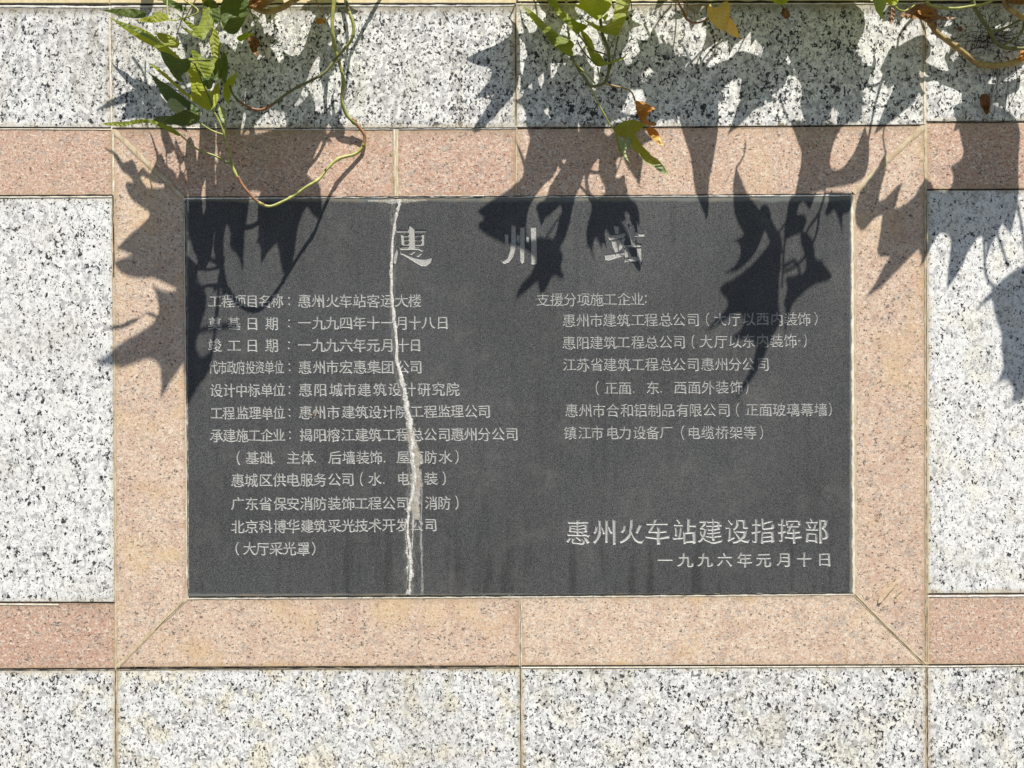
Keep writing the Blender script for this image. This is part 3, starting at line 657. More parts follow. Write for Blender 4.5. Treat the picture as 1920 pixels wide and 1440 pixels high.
# --- left vine: leaves in view
leaf(V1, [(187, 18), (220, 17), (240, 15), (272, 20), (275, 28), (262, 36), (240, 33), (215, 26)], lin(135, 270, 28, .35, .5), P, 'dark')
leaf(V1, [(252, 38), (270, 33), (285, 29), (300, 18), (312, 28), (318, 38), (290, 43), (270, 42)], lin(125, 318, 38, .1, .7), P, 'green')
leaf(V1, [(203, 32), (225, 40), (245, 46), (265, 52), (288, 66), (305, 80), (320, 92), (338, 108), (352, 124), (353, 138), (340, 130), (318, 112), (300, 97), (285, 86), (262, 75), (240, 60), (222, 46)], lin(52, 353, 138, .03, .12), P, 'green')
leaf(V1, [(212, 37), (240, 47), (265, 57), (290, 72), (305, 82), (292, 80), (262, 63), (235, 49)], lin(55.5, 353, 138, .03, .12), P, 'pale', 2)
leaf(V1, [(292, 60), (305, 62), (325, 68), (338, 80), (335, 90), (320, 90), (305, 80), (296, 70)], lin(118, 335, 90, .2, .6), P, 'green')
leaf(V1, [(330, 24), (345, 35), (360, 44), (370, 50), (376, 40), (382, 15), (376, -8), (392, -8), (395, 30), (402, 45), (392, 58), (386, 68), (382, 76), (370, 71), (355, 64), (336, 48), (352, 55), (362, 58), (350, 46), (338, 36)], lin(128, 382, 76, 0, .6), P, 'green')
leaf(V1, [(412, 30), (418, -12), (470, -14), (466, 12), (462, 30), (455, 45), (448, 60), (436, 66), (424, 60), (415, 50), (425, 46), (416, 40)], lin(112, 440, 64, .1, .7), P, 'dark')
leaf(V1, [(414, 36), (424, 34), (438, 42), (432, 50), (424, 46), (420, 56), (414, 48)], lin(109, 440, 64, .1, .7), P, 'pale', 2)
leaf(V1, [(443, 72), (452, 64), (470, 60), (477, 66), (468, 68), (458, 74), (450, 79)], lin(100, 470, 66, .1, .5), P, 'bright')
leaf(V1, [(393, 210), (372, 197), (352, 183), (335, 168), (318, 152), (300, 138), (288, 127), (277, 117), (292, 124), (306, 134), (320, 147), (336, 160), (352, 176), (360, 178), (358, 160), (353, 135), (350, 118), (354, 108), (364, 109), (372, 120), (378, 138), (385, 158), (390, 174), (398, 172), (404, 158), (411, 154), (412, 175), (408, 192), (400, 203)], lin(128, 393, 210, .1, .62), P, 'bright')
leaf(V1, [(270, 131), (280, 137), (288, 150), (298, 170), (308, 186), (318, 194), (326, 183), (334, 190), (345, 200), (372, 212), (378, 204), (352, 188), (322, 164), (300, 150), (285, 139)], lin(142, 372, 210, .1, .6), P, 'dark')
leaf(V1, [(312, 190), (320, 182), (332, 187), (344, 198), (346, 208), (330, 212), (320, 206)], lin(138, 345, 205, .1, .6), P, 'pale', 3)
leaf(V1, [(189, 232), (210, 228), (232, 229), (262, 223), (282, 223), (298, 230), (320, 236), (340, 252), (337, 257), (318, 247), (295, 236), (280, 230), (262, 231), (230, 237), (208, 236)], lin(168, 189, 232, -.12, .1), P, 'green', 3)
leaf(V1, [(298, 216), (322, 218), (334, 211), (350, 204), (375, 212), (382, 205), (372, 232), (345, 237), (320, 233), (300, 236), (284, 226)], lin(130, 372, 225, .2, .6), P, 'dark')
leaf(V1, [(447, 130), (440, 140), (430, 145), (421, 155), (418, 172), (422, 188), (428, 197), (432, 180), (434, 165), (442, 150)], lin(112, 428, 190, -.3, .6), P, 'bright')
leaf(V1, [(408, 78), (402, 95), (402, 120), (395, 145), (405, 152), (415, 145), (422, 158), (428, 140), (426, 105), (419, 95), (412, 112), (411, 92)], lin(122, 410, 150, .1, .6), P, 'dark')
leaf(V1, [(424, 96), (417, 108), (413, 130), (415, 150), (420, 160), (424, 145), (428, 122)], lin(114, 420, 160, .1, .6), P, 'pale', 3)
leaf(V1, [(366, 125), (384, 138), (392, 132), (398, 118), (402, 140), (398, 165), (388, 168), (378, 150)], lin(135, 390, 165, .1, .6), P, 'dark')
leaf(V1, [(463, 70), (475, 65), (487, 75), (488, 85), (480, 92), (487, 104), (475, 102), (468, 90)], lin(55, 475, 85, .2, .3), P, 'brown', 6, label='crumpled brown dead leaf')
leaf(V1, [(590, 38), (598, 33), (607, 36), (612, 40), (604, 42), (606, 46), (596, 45)], lin(22, 600, 40, .3, .3), P, 'orange', 4, label='dried orange flower remnant')
leaf(V1, [(300, 96), (318, 100), (336, 112), (350, 108), (360, 118), (352, 134), (338, 140), (346, 156), (330, 150), (318, 132), (306, 116)], lin(150, 345, 140, .05, .4), P, 'dark')
leaf(V1, [(356, 92), (372, 98), (384, 112), (398, 108), (404, 122), (396, 140), (386, 150), (374, 132), (364, 112)], lin(148, 385, 140, .05, .4), P, 'green')
leaf(V1, [(398, 48), (408, 60), (414, 82), (412, 104), (402, 118), (396, 100), (392, 78)], lin(125, 404, 110, .05, .4), P, 'green')
leaf(V1, [(380, 4), (398, -4), (410, 10), (414, 30), (408, 46), (396, 36), (386, 22)], lin(105, 400, 40, .05, .5), P, 'dark')
leaf(V1, [(300, -8), (318, -2), (340, 8), (352, 20), (340, 22), (322, 14), (306, 6)], lin(115, 350, 18, .05, .5), P, 'dark')
leaf(V1, [(462, 4), (480, -6), (500, -2), (506, 10), (490, 16), (474, 18)], lin(70, 480, 14, .05, .5), P, 'brown', 6)
leaf(V1, [(412, 196), (420, 204), (424, 218), (420, 232), (414, 224), (408, 210)], lin(118, 418, 226, .05, .4), P, 'pale', 3)
# --- left vine: foliage that hangs above the view and casts the big shadows
def L5(cx, cy, size, rot, wid=1.0, seed=0):
    r = random.Random(seed); j = lambda s=.05: r.uniform(-s, s)
    half = [(0, .05), (.12, -.05), (.36+j(), -.10+j()), (.27+j(), .14), (.62+j(.1), .30+j(.1)), (.36, .36+j()), (.20+j(.03), .42+j()), (.24+j(.04), .62+j()), (.12, .85), (0, 1.1+j(.1))]
    left = [(-x*(1+j(.12)), y+j(.03)) for x, y in half[1:-1]][::-1]
    c, s = math.cos(rot), math.sin(rot)
    return [(cx+size*(x*wid*c-(y-.45)*s), cy+size*(x*wid*s+(y-.45)*c)) for x, y in half+left]
def shade(vine, pts, extra=0.0, mat='green', pet=True, tilt=None):
    f = hid(extra)
    o = leaf(vine, pts, f, S, mat, 7, 11.0)
    if pet:
        i = min(range(len(pts)), key=lambda k: pts[k][1]-.0*pts[k][0]); a = pts[i]
        an = random.uniform(-.7, .9); ln = random.uniform(45, 85); q = [(a[0], a[1]+4), (a[0]+math.sin(an)*ln*.5+random.uniform(-8, 8), a[1]-math.cos(an)*ln*.5), (a[0]+math.sin(an)*ln, a[1]-math.cos(an)*ln)]
        tube(vine, [(x, y, off(y)+extra+3+14*k) for k, (x, y) in enumerate(q)], (1.3, 1.6), 'stem', 'petiole', mp=S)
    return o
shade(V1, [(233, 344), (244, 340), (262, 348), (285, 353), (308, 352), (330, 345), (338, 318), (352, 345), (352, 430), (352, 500), (350, 545), (330, 542), (308, 531), (285, 520), (253, 523), (225, 512), (213, 493), (228, 484), (250, 477), (218, 468), (234, 448), (269, 419), (285, 400), (257, 384), (241, 368)])
shade(V1, [(283, 530), (300, 544), (322, 548), (346, 540), (372, 520), (392, 560), (372, 622), (365, 650), (378, 672), (392, 660), (402, 645), (396, 690), (386, 708), (368, 729), (355, 757), (349, 764), (347, 710), (343, 680), (332, 700), (317, 719), (308, 738), (300, 752), (303, 719), (301, 688), (283, 671), (258, 680), (231, 691), (212, 687), (178, 681), (212, 656), (231, 639), (277, 615), (299, 592), (296, 562)], 14)
shade(V1, [(402, 340), (425, 325), (470, 330), (468, 380), (458, 440), (457, 480), (455, 512), (448, 480), (430, 465), (433, 432), (424, 420), (419, 450), (419, 500), (430, 550), (416, 556), (412, 500), (402, 440), (398, 390)], 8)
shade(V1, [(500, 330), (575, 320), (592, 350), (577, 385), (560, 415), (553, 470), (547, 508), (535, 522), (527, 500), (520, 456), (504, 470), (489, 496), (489, 460), (478, 454), (486, 440), (482, 400), (486, 360)], 5)
shade(V1, [(560, 340), (600, 335), (603, 380), (605, 412), (590, 408), (578, 392), (570, 370)], 10, pet=False)
shade(V1, [(425, 245), (470, 255), (540, 235), (590, 240), (608, 255), (592, 285), (575, 330), (540, 352), (490, 362), (440, 352), (412, 358), (404, 340), (402, 322), (415, 285)], 4)
shade(V1, [(600, 12), (578, 60), (570, 95), (552, 110), (530, 95), (535, 130), (520, 150), (500, 200), (530, 215), (560, 190), (575, 150), (590, 110), (610, 100), (622, 55)], 0)
shade(V1, L5(500, 170, 130, .5, .9, 3), 6); shade(V1, L5(560, 250, 120, .7, .9, 4), 2)
shade(V1, L5(430, 150, 120, .3, .9, 5), 10); shade(V1, L5(470, 90, 90, .8, .9, 6), 4)
shade(V1, [(332, 60), (352, 110), (340, 150), (300, 160), (260, 165), (220, 180), (178, 208), (230, 196), (280, 180), (320, 175), (360, 150), (380, 110), (370, 70)], 6)
shade(V1, [(350, 160), (320, 190), (280, 205), (240, 222), (300, 225), (370, 235), (430, 232), (420, 190), (390, 165)], 3)
shade(V1, [(575, 2), (640, 4), (672, 22), (660, 30), (640, 22), (600, 30), (585, 28)], 3, pet=False)
for pts in ([(715, -5), (690, 40), (668, 80), (655, 110), (650, 150), (640, 200), (620, 250)], [(640, 10), (650, 60), (650, 100), (640, 160)],
            [(412, 520), (405, 600), (398, 660)], [(420, 480), (410, 530), (400, 545)], [(445, 610), (395, 615), (370, 622)]):
    tube(V1, [(a, b, off(b)+6) for a, b in pts], (3.0, 2.6), 'stem', mp=S, knobs=9)

rl = random.Random(5); k_ = 0
LITL = [(240, 125, 26, 22), (535, 70, 26, 32), (500, 125, 12, 12), (558, 130, 8, 8), (585, 175, 10, 30), (300, 60, 20, 12), (450, 100, 10, 14), (320, 290, 20, 26)]
for tr in range(3000):
    a, b = rl.uniform(225, 630), rl.uniform(0, 215); pts = L5(a, b, rl.uniform(45, 85), rl.uniform(-.1, 1.3), rl.uniform(.6, .95), 900+tr); q = smooth_outline(pts)
    if max(p[1] for p in pts) > 250: continue
    if any(inside(Vector((lx, ly)), q) or any(((p.x-lx)/rx)**2+((p.y-ly)/ry)**2 < 1 for p in q) for lx, ly, rx, ry in LITL): continue
    shade(V1, pts, rl.uniform(0, 20), rl.choice(['green', 'dark', 'bright']), pet=rl.random() < .5); k_ += 1
    if k_ >= 20: break

# --- middle vine: stems
tube(V2, [(1060, -30, 60), (1063, 20, 60), (1064, 45, 60), (1067, 72, 62)], (2.4, 1.8), 'stem')
tube(V2, [(1070, 104, 75), (1078, 118, 74), (1088, 135, 72), (1098, 148, 70), (1106, 161, 68), (1118, 161, 68), (1132, 156, 68), (1139, 142, 66), (1142, 125, 64), (1142, 108, 62), (1140, 92, 60), (1135, 78, 58), (1129, 62, 56), (1125, 30, 50), (1120, -20, 45)], (2.4, 3.2), 'darkstem', knobs=23)
tube(V2, [(1078, 117, 76), (1090, 130, 75), (1104, 142, 73), (1116, 157, 70)], (1.8, 1.6), 'stem', 'petiole')
tube(V2, [(1084, 63, 70), (1092, 74, 70), (1108, 92, 68), (1130, 100, 66), (1141, 106, 63)], (1.3, 1.5), 'darkstem', 'petiole')
tube(V2, [(1083, 75, 72), (1086, 84, 72), (1095, 98, 73), (1106, 110, 74), (1118, 122, 75)], (1.1, 1.4), 'darkstem', 'petiole')
tube(V2, [(1159, 68, 62), (1155, 88, 62), (1150, 110, 63), (1144, 130, 65)], (1.4, 1.6), 'darkstem', 'petiole')
tube(V2, [(1120, 126, 76), (1123, 138, 74), (1130, 150, 71), (1134, 154, 69)], (1.2, 1.4), 'stem', 'petiole')
tube(V2, [(1152, 70, 62), (1145, 88, 62), (1142, 95, 61)], (1.0, 1.2), 'darkstem', 'petiole')
tube(V2, [(1135, 157, 68), (1150, 161, 68), (1168, 165, 67), (1182, 171, 66), (1188, 180, 66), (1191, 190, 66)], (1.9, 1.3), 'wood', 'petiole')
tube(V2, [(1106, 162, 68), (1114, 178, 66), (1124, 198, 64), (1134, 216, 62), (1142, 230, 62), (1150, 241, 62)], (1.5, 1.5), 'stem', 'petiole')
tube(V2, [(1180, -20, 20), (1183, 5, 18), (1185, 18, 17)], (1.2, .9), 'root', 'petiole')
# --- middle vine: leaves
leaf(V2, [(975, 3), (987, 15), (1002, 24), (1014, 36), (1025, 46), (1036, 55), (1048, 66), (1060, 72), (1072, 76), (1078, 85), (1070, 92), (1076, 98), (1072, 108), (1058, 101), (1043, 90), (1030, 78), (1020, 62), (1004, 45), (990, 26)], lin(85, 1072, 108, .2, .6), P, 'green')
leaf(V2, [(1016, 52), (1032, 58), (1040, 68), (1050, 74), (1070, 75), (1074, 84), (1062, 82), (1058, 92), (1046, 84), (1038, 88), (1026, 70)], lin(82, 1072, 108, .2, .6), P, 'pale', 3)
leaf(V2, [(1018, -12), (1038, -12), (1047, 8), (1057, 22), (1070, 32), (1085, 43), (1103, 47), (1096, 57), (1088, 58), (1085, 66), (1076, 60), (1062, 46), (1048, 32), (1034, 14)], lin(80, 1084, 64, .2, .6), P, 'green')
leaf(V2, [(1083, -14), (1150, -14), (1146, 12), (1134, 28), (1120, 39), (1106, 30), (1096, 19), (1082, 14), (1073, 7), (1086, 9)], lin(88, 1120, 39, .1, .7), P, 'bright')
leaf(V2, [(1094, 36), (1108, 41), (1126, 50), (1140, 46), (1150, 36), (1152, 12), (1157, -12), (1184, -12), (1180, 16), (1174, 34), (1166, 52), (1158, 69), (1144, 65), (1127, 61), (1112, 52)], lin(78, 1158, 69, .1, .7), P, 'green')
leaf(V2, [(1127, 30), (1131, 33), (1134, 28), (1138, 25), (1140, 31), (1134, 41)], lin(70, 1134, 40, .1, .5), P, 'bright', 1, label='tiny new leaf bud')
leaf(V2, [(1087, 49), (1092, 58), (1101, 64), (1108, 72), (1113, 85), (1121, 98), (1129, 106), (1132, 115), (1142, 118), (1156, 111), (1168, 108), (1180, 97), (1168, 112), (1152, 118), (1138, 121), (1121, 127), (1113, 118), (1105, 103), (1097, 80)], lin(82, 1120, 126, .0, .55), P, 'green')
leaf(V2, [(1087, 50), (1090, 66), (1097, 84), (1105, 104), (1114, 118), (1121, 126), (1116, 108), (1104, 84), (1096, 66)], lin(84, 1120, 126, .0, .55), P, 'bright', 2)
leaf(V2, [(1150, 241), (1160, 232), (1170, 227), (1187, 223), (1200, 228), (1211, 235), (1198, 245), (1190, 250), (1196, 262), (1204, 273), (1213, 283), (1223, 293), (1236, 300), (1244, 312), (1254, 325), (1250, 329), (1238, 321), (1225, 311), (1210, 304), (1200, 292), (1186, 280), (1182, 268), (1180, 258), (1175, 262), (1164, 255), (1158, 252), (1160, 270), (1170, 300), (1160, 280), (1154, 258)], lin(60, 1150, 241, .05, .12), P, 'green', 5)
leaf(V2, [(1157, 253), (1166, 262), (1172, 266), (1180, 252), (1184, 264), (1181, 274), (1186, 281), (1177, 279), (1173, 282), (1176, 296), (1181, 304), (1170, 296), (1164, 284), (1160, 268)], lin(64, 1150, 241, .05, .12), P, 'pale', 3)
leaf(V2, [(1196, 284), (1204, 298), (1216, 306), (1226, 310), (1238, 306), (1246, 316), (1254, 326), (1250, 329), (1238, 322), (1225, 312), (1208, 304)], lin(65, 1150, 241, .05, .12), P, 'pale', 3)
leaf(V2, [(1191, 188), (1205, 191), (1218, 196), (1228, 202), (1231, 207), (1223, 205), (1218, 212), (1214, 218), (1211, 222), (1217, 230), (1232, 231), (1230, 236), (1214, 236), (1204, 230), (1197, 218), (1192, 204)], lin(66, 1192, 190, .3, .3), P, 'orange', 9, label='curled orange dying leaf')
leaf(V2, [(1210, 240), (1222, 238), (1232, 244), (1237, 256), (1241, 267), (1248, 273), (1236, 271), (1226, 262), (1219, 257)], lin(66, 1220, 250, .3, .2), P, 'orange', 7, label='curled orange leaf tip')
leaf(V2, [(1219, 257), (1224, 252), (1232, 256), (1238, 256), (1241, 267), (1248, 273), (1236, 271), (1226, 264)], lin(70, 1220, 250, .3, .2), P, 'yell', 2)
# --- middle vine: shadow casters above the view
shade(V2, [(965, 262), (976, 278), (984, 300), (1000, 240), (1040, 250), (1070, 235), (1090, 270), (1098, 320), (1090, 345), (1078, 370), (1072, 400), (1066, 430), (1052, 465), (1040, 470), (1042, 430), (1055, 395), (1050, 385), (1035, 400), (1022, 410), (1015, 425), (1008, 400), (1003, 390), (1010, 380), (1025, 372), (1030, 350), (1046, 325), (1062, 300), (1050, 300), (1040, 330), (1020, 345), (995, 380), (985, 420), (990, 460), (970, 462), (940, 456), (912, 441), (891, 423), (909, 409), (894, 399), (902, 389), (932, 370), (975, 340), (984, 320), (975, 290)], 3)
shade(V2, [(1025, 440), (1046, 460), (1058, 478), (1050, 500), (1060, 522), (1050, 524), (1037, 514), (1022, 548), (1012, 552), (1008, 528), (990, 543), (965, 563), (974, 538), (982, 528), (1000, 508), (1006, 482), (985, 470), (965, 455)], 18)
shade(V2, [(1150, 330), (1175, 340), (1178, 372), (1192, 378), (1198, 395), (1200, 426), (1184, 405), (1172, 396), (1160, 404), (1172, 425), (1182, 448), (1200, 474), (1200, 500), (1186, 480), (1165, 452), (1142, 442), (1134, 424), (1130, 440), (1129, 470), (1121, 450), (1115, 446), (1110, 466), (1116, 490), (1106, 468), (1099, 460), (1100, 422), (1109, 400), (1108, 376), (1125, 374), (1142, 360)], 12)
shade(V2, [(955, 30), (964, 60), (940, 80), (905, 94), (872, 110), (890, 122), (925, 128), (920, 150), (888, 186), (925, 178), (915, 200), (885, 243), (888, 249), (905, 244), (935, 210), (962, 180), (975, 150), (976, 60)], 0)
for i, (a, b, sz, ro) in enumerate([(1010, 110, 120, .5), (1060, 190, 130, .2), (1110, 240, 140, .1), (1160, 170, 120, .3), (1140, 300, 110, .0), (1185, 280, 110, -.2), (1210, 110, 90, .7), (1230, 200, 110, .6), (1040, 40, 110, .4), (1000, 210, 90, .1), (1165, 60, 80, .1), (1030, 290, 110, .5)]):
    shade(V2, L5(a, b, sz, ro, .75, 20+i), 2+(i % 4)*4)
for pts in ([(1098, 320), (1102, 355), (1112, 373), (1128, 374), (1142, 352)], [(1045, 360), (1058, 372), (1065, 350), (1063, 330)], [(1060, 250), (1075, 232), (1062, 205), (1048, 180), (1050, 130)], [(1060, 400), (1045, 440), (1030, 460)]):
    tube(V2, [(a, b, off(b)+4) for a, b in pts], (2.8, 2.2), 'stem', mp=S)

# --- third vine
tube(V3, [(1262, -40, 50), (1270, 0, 48), (1280, 20, 46), (1286, 34, 45), (1298, 42, 44), (1312, 42, 44), (1327, 36, 44)], (2.4, 1.8), 'redstem')
tube(V3, [(1288, 38, 45), (1287, 22, 42), (1296, 12, 40), (1312, 9, 40), (1326, 12, 42)], (1.7, 1.2), 'wood', 'petiole')
tube(V3, [(1288, -8, 38), (1289, 12, 38), (1301, 20, 39), (1302, 34, 42)], (1.1, .8), 'redstem', 'tendril')
leaf(V3, [(1326, 15), (1329, 8), (1332, 5), (1336, 14), (1338, 17), (1350, 10), (1356, 4), (1364, 2), (1369, 9), (1369, 32), (1364, 46), (1360, 60), (1350, 55), (1336, 45), (1328, 32)], lin(72, 1350, 60, .25, .35), P, 'yell', 4, label='bright yellow dying leaf')
leaf(V3, [(1369, 32), (1376, 40), (1382, 54), (1386, 66), (1390, 72), (1378, 69), (1362, 62), (1362, 50)], lin(64, 1370, 60, -.3, .35), P, 'yell', 3, label='folded tip of the yellow leaf')
tube(V3, [(1384, 71, 60), (1392, 73, 60), (1397, 73, 60)], (1.0, .6), 'redstem', 'petiole')
leaf(V3, [(1440, -12), (1480, -12), (1477, 6), (1466, 10), (1456, 7), (1443, -1)], lin(80, 1460, 10, .1, .6), P, 'bright')
leaf(V3, [(1240, -12), (1262, -12), (1270, 2), (1255, 1)], lin(70, 1260, 0, .1, .6), P, 'green')
tube(V3, [(1465, 8, 40), (1470, 20, 30), (1474, 34, 20)], (1.0, .8), 'root', 'petiole')
leaf(V3, [(1464, 16), (1476, 14), (1482, 28), (1478, 36), (1468, 34)], lin(30, 1470, 20, .1, .4), P, 'brown', 4)
shade(V3, [(1262, 150), (1300, 130), (1345, 160), (1348, 232), (1343, 270), (1338, 300), (1331, 330), (1328, 370), (1329, 400), (1324, 415), (1318, 395), (1305, 366), (1300, 330), (1295, 292), (1286, 270), (1276, 235)], 2)
shade(V3, [(1380, 312), (1392, 340), (1405, 370), (1425, 393), (1430, 382), (1442, 385), (1449, 420), (1466, 440), (1468, 478), (1450, 470), (1434, 432), (1420, 470), (1402, 492), (1385, 508), (1356, 513), (1378, 500), (1390, 478), (1386, 454), (1370, 452), (1390, 446), (1395, 438), (1384, 420), (1376, 396), (1373, 350)], 4)
shade(V3, [(1455, 440), (1466, 470), (1462, 520), (1458, 570), (1466, 600), (1455, 620), (1440, 650), (1425, 690), (1398, 728), (1373, 757), (1396, 714), (1412, 680), (1420, 645), (1400, 634), (1372, 641), (1372, 631), (1390, 618), (1395, 606), (1390, 586), (1370, 592), (1345, 612), (1320, 622), (1345, 596), (1368, 573), (1360, 558), (1345, 540), (1375, 522), (1400, 505), (1425, 480)], 8)
shade(V3, [(1500, 430), (1520, 440), (1527, 468), (1530, 488), (1541, 486), (1546, 500), (1561, 512), (1556, 528), (1530, 532), (1512, 545), (1492, 562), (1475, 590), (1468, 570), (1478, 540), (1470, 520), (1490, 515), (1512, 512), (1510, 480), (1502, 462)], 12)
shade(V3, [(1470, 430), (1478, 385), (1482, 365), (1530, 362), (1518, 395), (1510, 380), (1500, 378), (1494, 402), (1510, 400), (1513, 420), (1500, 440), (1486, 442), (1470, 452)], 6)
shade(V3, [(1480, 225), (1560, 228), (1580, 240), (1565, 260), (1555, 300), (1560, 318), (1578, 318), (1600, 290), (1622, 235), (1632, 270), (1626, 330), (1600, 345), (1560, 352), (1520, 362), (1490, 368), (1498, 330), (1505, 290), (1495, 262)], 5)
shade(V3, [(1550, 358), (1600, 360), (1598, 385), (1590, 402), (1578, 400), (1580, 442), (1573, 410), (1563, 392), (1552, 408), (1545, 400), (1555, 378)], 4)
for pts in ([(1480, 380), (1475, 420), (1470, 470), (1466, 540)], [(1548, 360), (1535, 400), (1515, 430), (1505, 460)], [(1536, 400), (1530, 440), (1510, 480), (1490, 500), (1470, 510)], [(1470, 500), (1490, 490), (1500, 520), (1480, 560), (1472, 620)], [(1490, 545), (1478, 590), (1474, 600)]):
    tube(V3, [(a, b, off(b)+4) for a, b in pts], (2.2, 1.8), 'stem', mp=S)

shade(V3, [(1500, 0), (1605, 0), (1628, 45), (1600, 95), (1612, 160), (1618, 226), (1592, 234), (1562, 200), (1548, 234), (1512, 234), (1498, 200), (1506, 170), (1485, 122), (1470, 90)], 12)
shade(V3, [(1240, 120), (1300, 150), (1340, 120), (1372, 110), (1385, 90), (1440, 112), (1466, 120), (1478, 150), (1462, 172), (1440, 160), (1425, 188), (1398, 226), (1364, 254), (1382, 200), (1400, 165), (1384, 140), (1350, 170), (1300, 190), (1250, 236), (1215, 200)], 18)
shade(V3, [(1655, 112), (1690, 82), (1735, 60), (1750, 100), (1720, 130), (1726, 178), (1690, 214), (1660, 236), (1638, 252), (1664, 190), (1682, 150)], 14)
shade(V3, [(1400, 40), (1450, 48), (1505, 20), (1504, 100), (1462, 82), (1440, 96), (1415, 76)], 22)
# --- right vine: shadows on the right side
shade(V4, [(1661, 285), (1644, 318), (1624, 345), (1607, 368), (1602, 410), (1608, 428), (1618, 436), (1636, 412), (1655, 403), (1650, 440), (1641, 482), (1668, 482), (1650, 512), (1636, 540), (1618, 562), (1650, 542), (1690, 500), (1715, 475), (1735, 455), (1748, 400), (1752, 345), (1735, 334), (1724, 350), (1716, 368), (1690, 388), (1678, 390), (1686, 362), (1692, 344), (1684, 346), (1664, 370), (1648, 378), (1652, 350), (1662, 320)], 2)
shade(V4, [(1782, 195), (1798, 240), (1808, 290), (1800, 302), (1780, 311), (1788, 325), (1786, 350), (1770, 362), (1744, 350), (1738, 400), (1740, 480), (1746, 460), (1762, 435), (1775, 440), (1784, 450), (1778, 500), (1774, 545), (1800, 508), (1815, 472), (1835, 440), (1850, 450), (1848, 490), (1858, 460), (1880, 420), (1895, 440), (1905, 400), (1912, 350), (1908, 300), (1916, 230), (1880, 200), (1830, 190)], 4)
shade(V4, [(1960, 480), (1920, 495), (1890, 515), (1868, 535), (1850, 555), (1826, 585), (1842, 572), (1860, 562), (1866, 600), (1878, 622), (1876, 655), (1882, 682), (1878, 702), (1864, 723), (1890, 710), (1902, 738), (1894, 757), (1912, 755), (1930, 735), (1990, 700), (2010, 560)], 4)
shade(V4, [(1720, 470), (1735, 440), (1742, 470), (1735, 490), (1722, 505), (1730, 485)], 2, pet=False)
for pts in ([(1845, 430), (1846, 480), (1850, 520), (1870, 545)], [(1900, 360), (1915, 420), (1925, 500)], [(1660, 130), (1640, 200), (1625, 280)], [(1740, 5), (1690, 60), (1680, 100), (1660, 160)], [(1840, 380), (1870, 440), (1890, 500)]):
    tube(V4, [(a, b, off(b)+4) for a, b in pts], (2.4, 2.0), 'stem', mp=S)
LIT = [(1405, 110, 13, 12), (1388, 175, 26, 36), (1365, 215, 14, 24), (1482, 185, 9, 34), (1617, 20, 12, 8), (1645, 95, 20, 44), (1640, 175, 14, 36), (1700, 155, 9, 28), (1728, 210, 10, 14),
       (1720, 55, 16, 24), (1770, 100, 12, 9), (1765, 190, 9, 22), (1900, 170, 16, 26), (1205, 45, 15, 28), (1262, 55, 10, 16), (1290, 80, 14, 16), (1420, 290, 62, 60), (1262, 290, 18, 50), (1575, 285, 8, 34), (1700, 300, 24, 34), (1763, 280, 18, 50),
       (1540, 105, 6, 14), (1330, 105, 8, 22), (1560, 145, 5, 16), (1455, 225, 30, 8), (1495, 110, 5, 5), (1590, 260, 6, 20)]
rg = random.Random(12); cnt = 0; tries = 0
while cnt < 95 and tries < 9000:
    tries += 1
    a, b = rg.uniform(1225, 1930), rg.uniform(-5, 225); sz = rg.uniform(50, 120); pts = L5(a, b, sz, rg.uniform(.1, 1.1), rg.uniform(.6, .95), tries)
    if max(p[1] for p in pts) > 262 or a > 1725 and rg.random() < .35: continue
    q = smooth_outline(pts)
    if any(inside(Vector((lx, ly)), q) or any(((p.x-lx)/rx)**2+((p.y-ly)/ry)**2 < 1 for p in q) for lx, ly, rx, ry in LIT): continue
    shade(V3 if a < 1600 else V4, pts, rg.uniform(0, 30), rg.choice(['green', 'green', 'dark', 'bright']), pet=rg.random() < .5); cnt += 1
# --- right vine: what is in view
tube(V4, [(1745, -10, 60), (1738, 4, 58), (1755, 13, 56), (1790, 16, 54), (1820, 12, 52), (1850, 6, 50), (1880, -12, 50)], (2.6, 2.4), 'stem')
tube(V4, [(1725, 30, 30), (1742, 40, 28), (1755, 60, 26), (1775, 75, 25), (1795, 90, 24), (1812, 103, 22), (1830, 117, 20), (1850, 123, 20), (1880, 122, 20), (1905, 116, 22), (1935, 100, 24)], (4.2, 6.0), 'wood', knobs=13)
tube(V4, [(1822, -10, 46), (1827, 12, 44), (1840, 35, 42), (1855, 57, 40), (1868, 80, 38), (1888, 90, 38), (1925, 91, 40)], (3.6, 3.0), 'darkstem', knobs=11)
tube(V4, [(1858, 60, 40), (1885, 52, 38), (1912, 38, 38), (1940, 30, 38)], (2.2, 2.0), 'darkstem')
tube(V4, [(1880, 85, 38), (1900, 74, 38), (1916, 60, 38), (1922, 30, 38)], (2.0, 2.0), 'darkstem')
tube(V4, [(1880, -10, 60), (1888, 12, 58), (1905, 25, 56), (1935, 45, 54)], (4.2, 4.6), 'wood')
tube(V4, [(1675, 8, 60), (1685, 18, 58), (1698, 20, 56), (1715, 10, 54)], (1.7, 1.5), 'stem', 'petiole')
leaf(V4, [(1656, -12), (1690, -12), (1683, 6), (1674, 12), (1665, 8)], lin(70, 1674, 10, .1, .6), P, 'bright')
leaf(V4, [(1634, -10), (1640, 14), (1645, 26), (1651, 35), (1657, 34), (1656, 22), (1662, 10), (1662, -10)], lin(66, 1650, 30, .2, .5), P, 'pale')
leaf(V4, [(1672, 14), (1679, 18), (1677, 34), (1671, 48), (1669, 36)], lin(40, 1672, 30, .2, .4), P, 'brown')
leaf(V4, [(1688, 30), (1697, 17), (1712, 11), (1732, 4), (1750, 10), (1760, 20), (1757, 28), (1772, 31), (1794, 33), (1782, 37), (1745, 38), (1722, 36), (1704, 34)], lin(50, 1740, 30, .1, .8), P, 'brown', 9, label='large curled brown dead leaf')
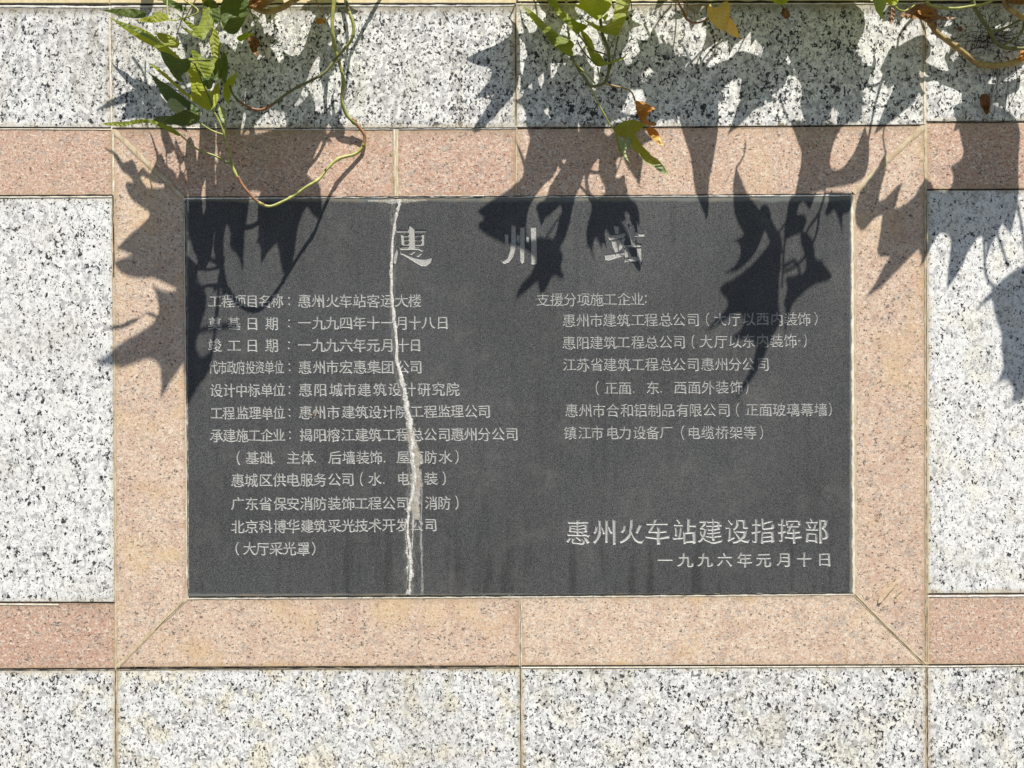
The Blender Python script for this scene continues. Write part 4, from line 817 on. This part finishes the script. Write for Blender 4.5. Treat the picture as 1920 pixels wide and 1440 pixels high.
leaf(V4, [(1718, 22), (1728, 13), (1742, 14), (1752, 20), (1740, 26), (1755, 30), (1732, 32)], lin(59, 1740, 30, .1, .8), P, 'orange', 5)
leaf(V4, [(1746, 36), (1756, 40), (1758, 52), (1752, 56), (1748, 48)], lin(30, 1750, 45, .1, .3), P, 'brown', 4)
leaf(V4, [(1838, 180), (1846, 174), (1856, 178), (1857, 195), (1855, 213), (1849, 216), (1842, 204), (1837, 194)], lin(14, 1848, 195, .4, .1), P, 'brown', 8, label='small curled brown leaf caught below the woody stem')
leaf(V4, [(1793, 52), (1802, 48), (1806, 56), (1800, 60)], lin(14, 1800, 55, .1, .1), P, 'brown', 3)
leaf(V4, [(1880, -14), (1925, -12), (1926, 8), (1905, 10), (1888, 4)], lin(70, 1900, 5, .1, .6), P, 'brown', 5)
leaf(V4, [(1910, 95), (1925, 88), (1926, 122), (1914, 112)], lin(36, 1920, 100, .1, .2), P, 'orange', 4)
rg = random.Random(3)
for i in range(46):
    t = rg.random(); x0, y0 = (1812+t*50, 103-t*45) if i % 3 else (1860+t*55, 60+t*30)
    an = rg.uniform(-1.2, .5)+(math.pi if rg.random() < .35 else 0); ln = rg.uniform(25, 75); cu = rg.uniform(-25, 25)
    x1, y1 = x0+math.cos(an)*ln, y0+math.sin(an)*ln*.8
    tube(V4, [(x0, y0, 20+t*18), ((x0+x1)/2+cu*.4, (y0+y1)/2+cu*.5, rg.uniform(5, 24)), (x1, y1, rg.uniform(3, 20))], (rg.uniform(.5, 1.1), .3), 'root', 'rootlet', k=4, sides=4)
for i in range(8):
    x0 = rg.uniform(1840, 1900); tube(V4, [(x0, 120, 18), (x0+rg.uniform(-8, 8), 150, 8), (x0+rg.uniform(-20, 10), 190+rg.uniform(-10, 35), 4)], (.6, .3), 'root', 'rootlet', k=5, sides=4)
tube(V4, [(1904, 118, 20), (1907, 150, 10), (1903, 175, 6), (1896, 190, 5)], (.8, .5), 'root', 'rootlet')

# ------------------------------------------------------------------ small things caught on the wall
dry = Vine('dead_leaf', W(1665, 1095, 1), 'pale dry leaf fragment with a broken twig stuck low on the right pink frame slab', 'dead leaf')
leaf(dry, [(1645, 1132), (1650, 1118), (1662, 1105), (1674, 1096), (1682, 1082), (1686, 1086), (1676, 1102), (1660, 1118), (1652, 1130)], lin(2, 1660, 1110, 0, 0), P, 'straw', 1.0, name='blade')
tube(dry, [(1682, 1128, 4), (1681, 1115, 5), (1690, 1106, 5), (1694, 1103, 4)], (.6, .4), 'straw', 'twig')
tw = Vine('straw_bit', W(590, 774, 1), 'tiny reddish straw bit stuck on the plaque text left of the crack', 'straw')
tube(tw, [(581, 782, 1.5), (588, 777, 2.5), (597, 773, 1.5)], (.9, .5), 'redstem', 'straw')
tw = Vine('straw_bit', W(1398, 190, 1), 'thin straw bit caught on the grey slab below the yellow leaf', 'straw')
tube(tw, [(1352, 147, 3), (1360, 154, 4), (1369, 157, 3)], (.8, .5), 'root', 'straw')
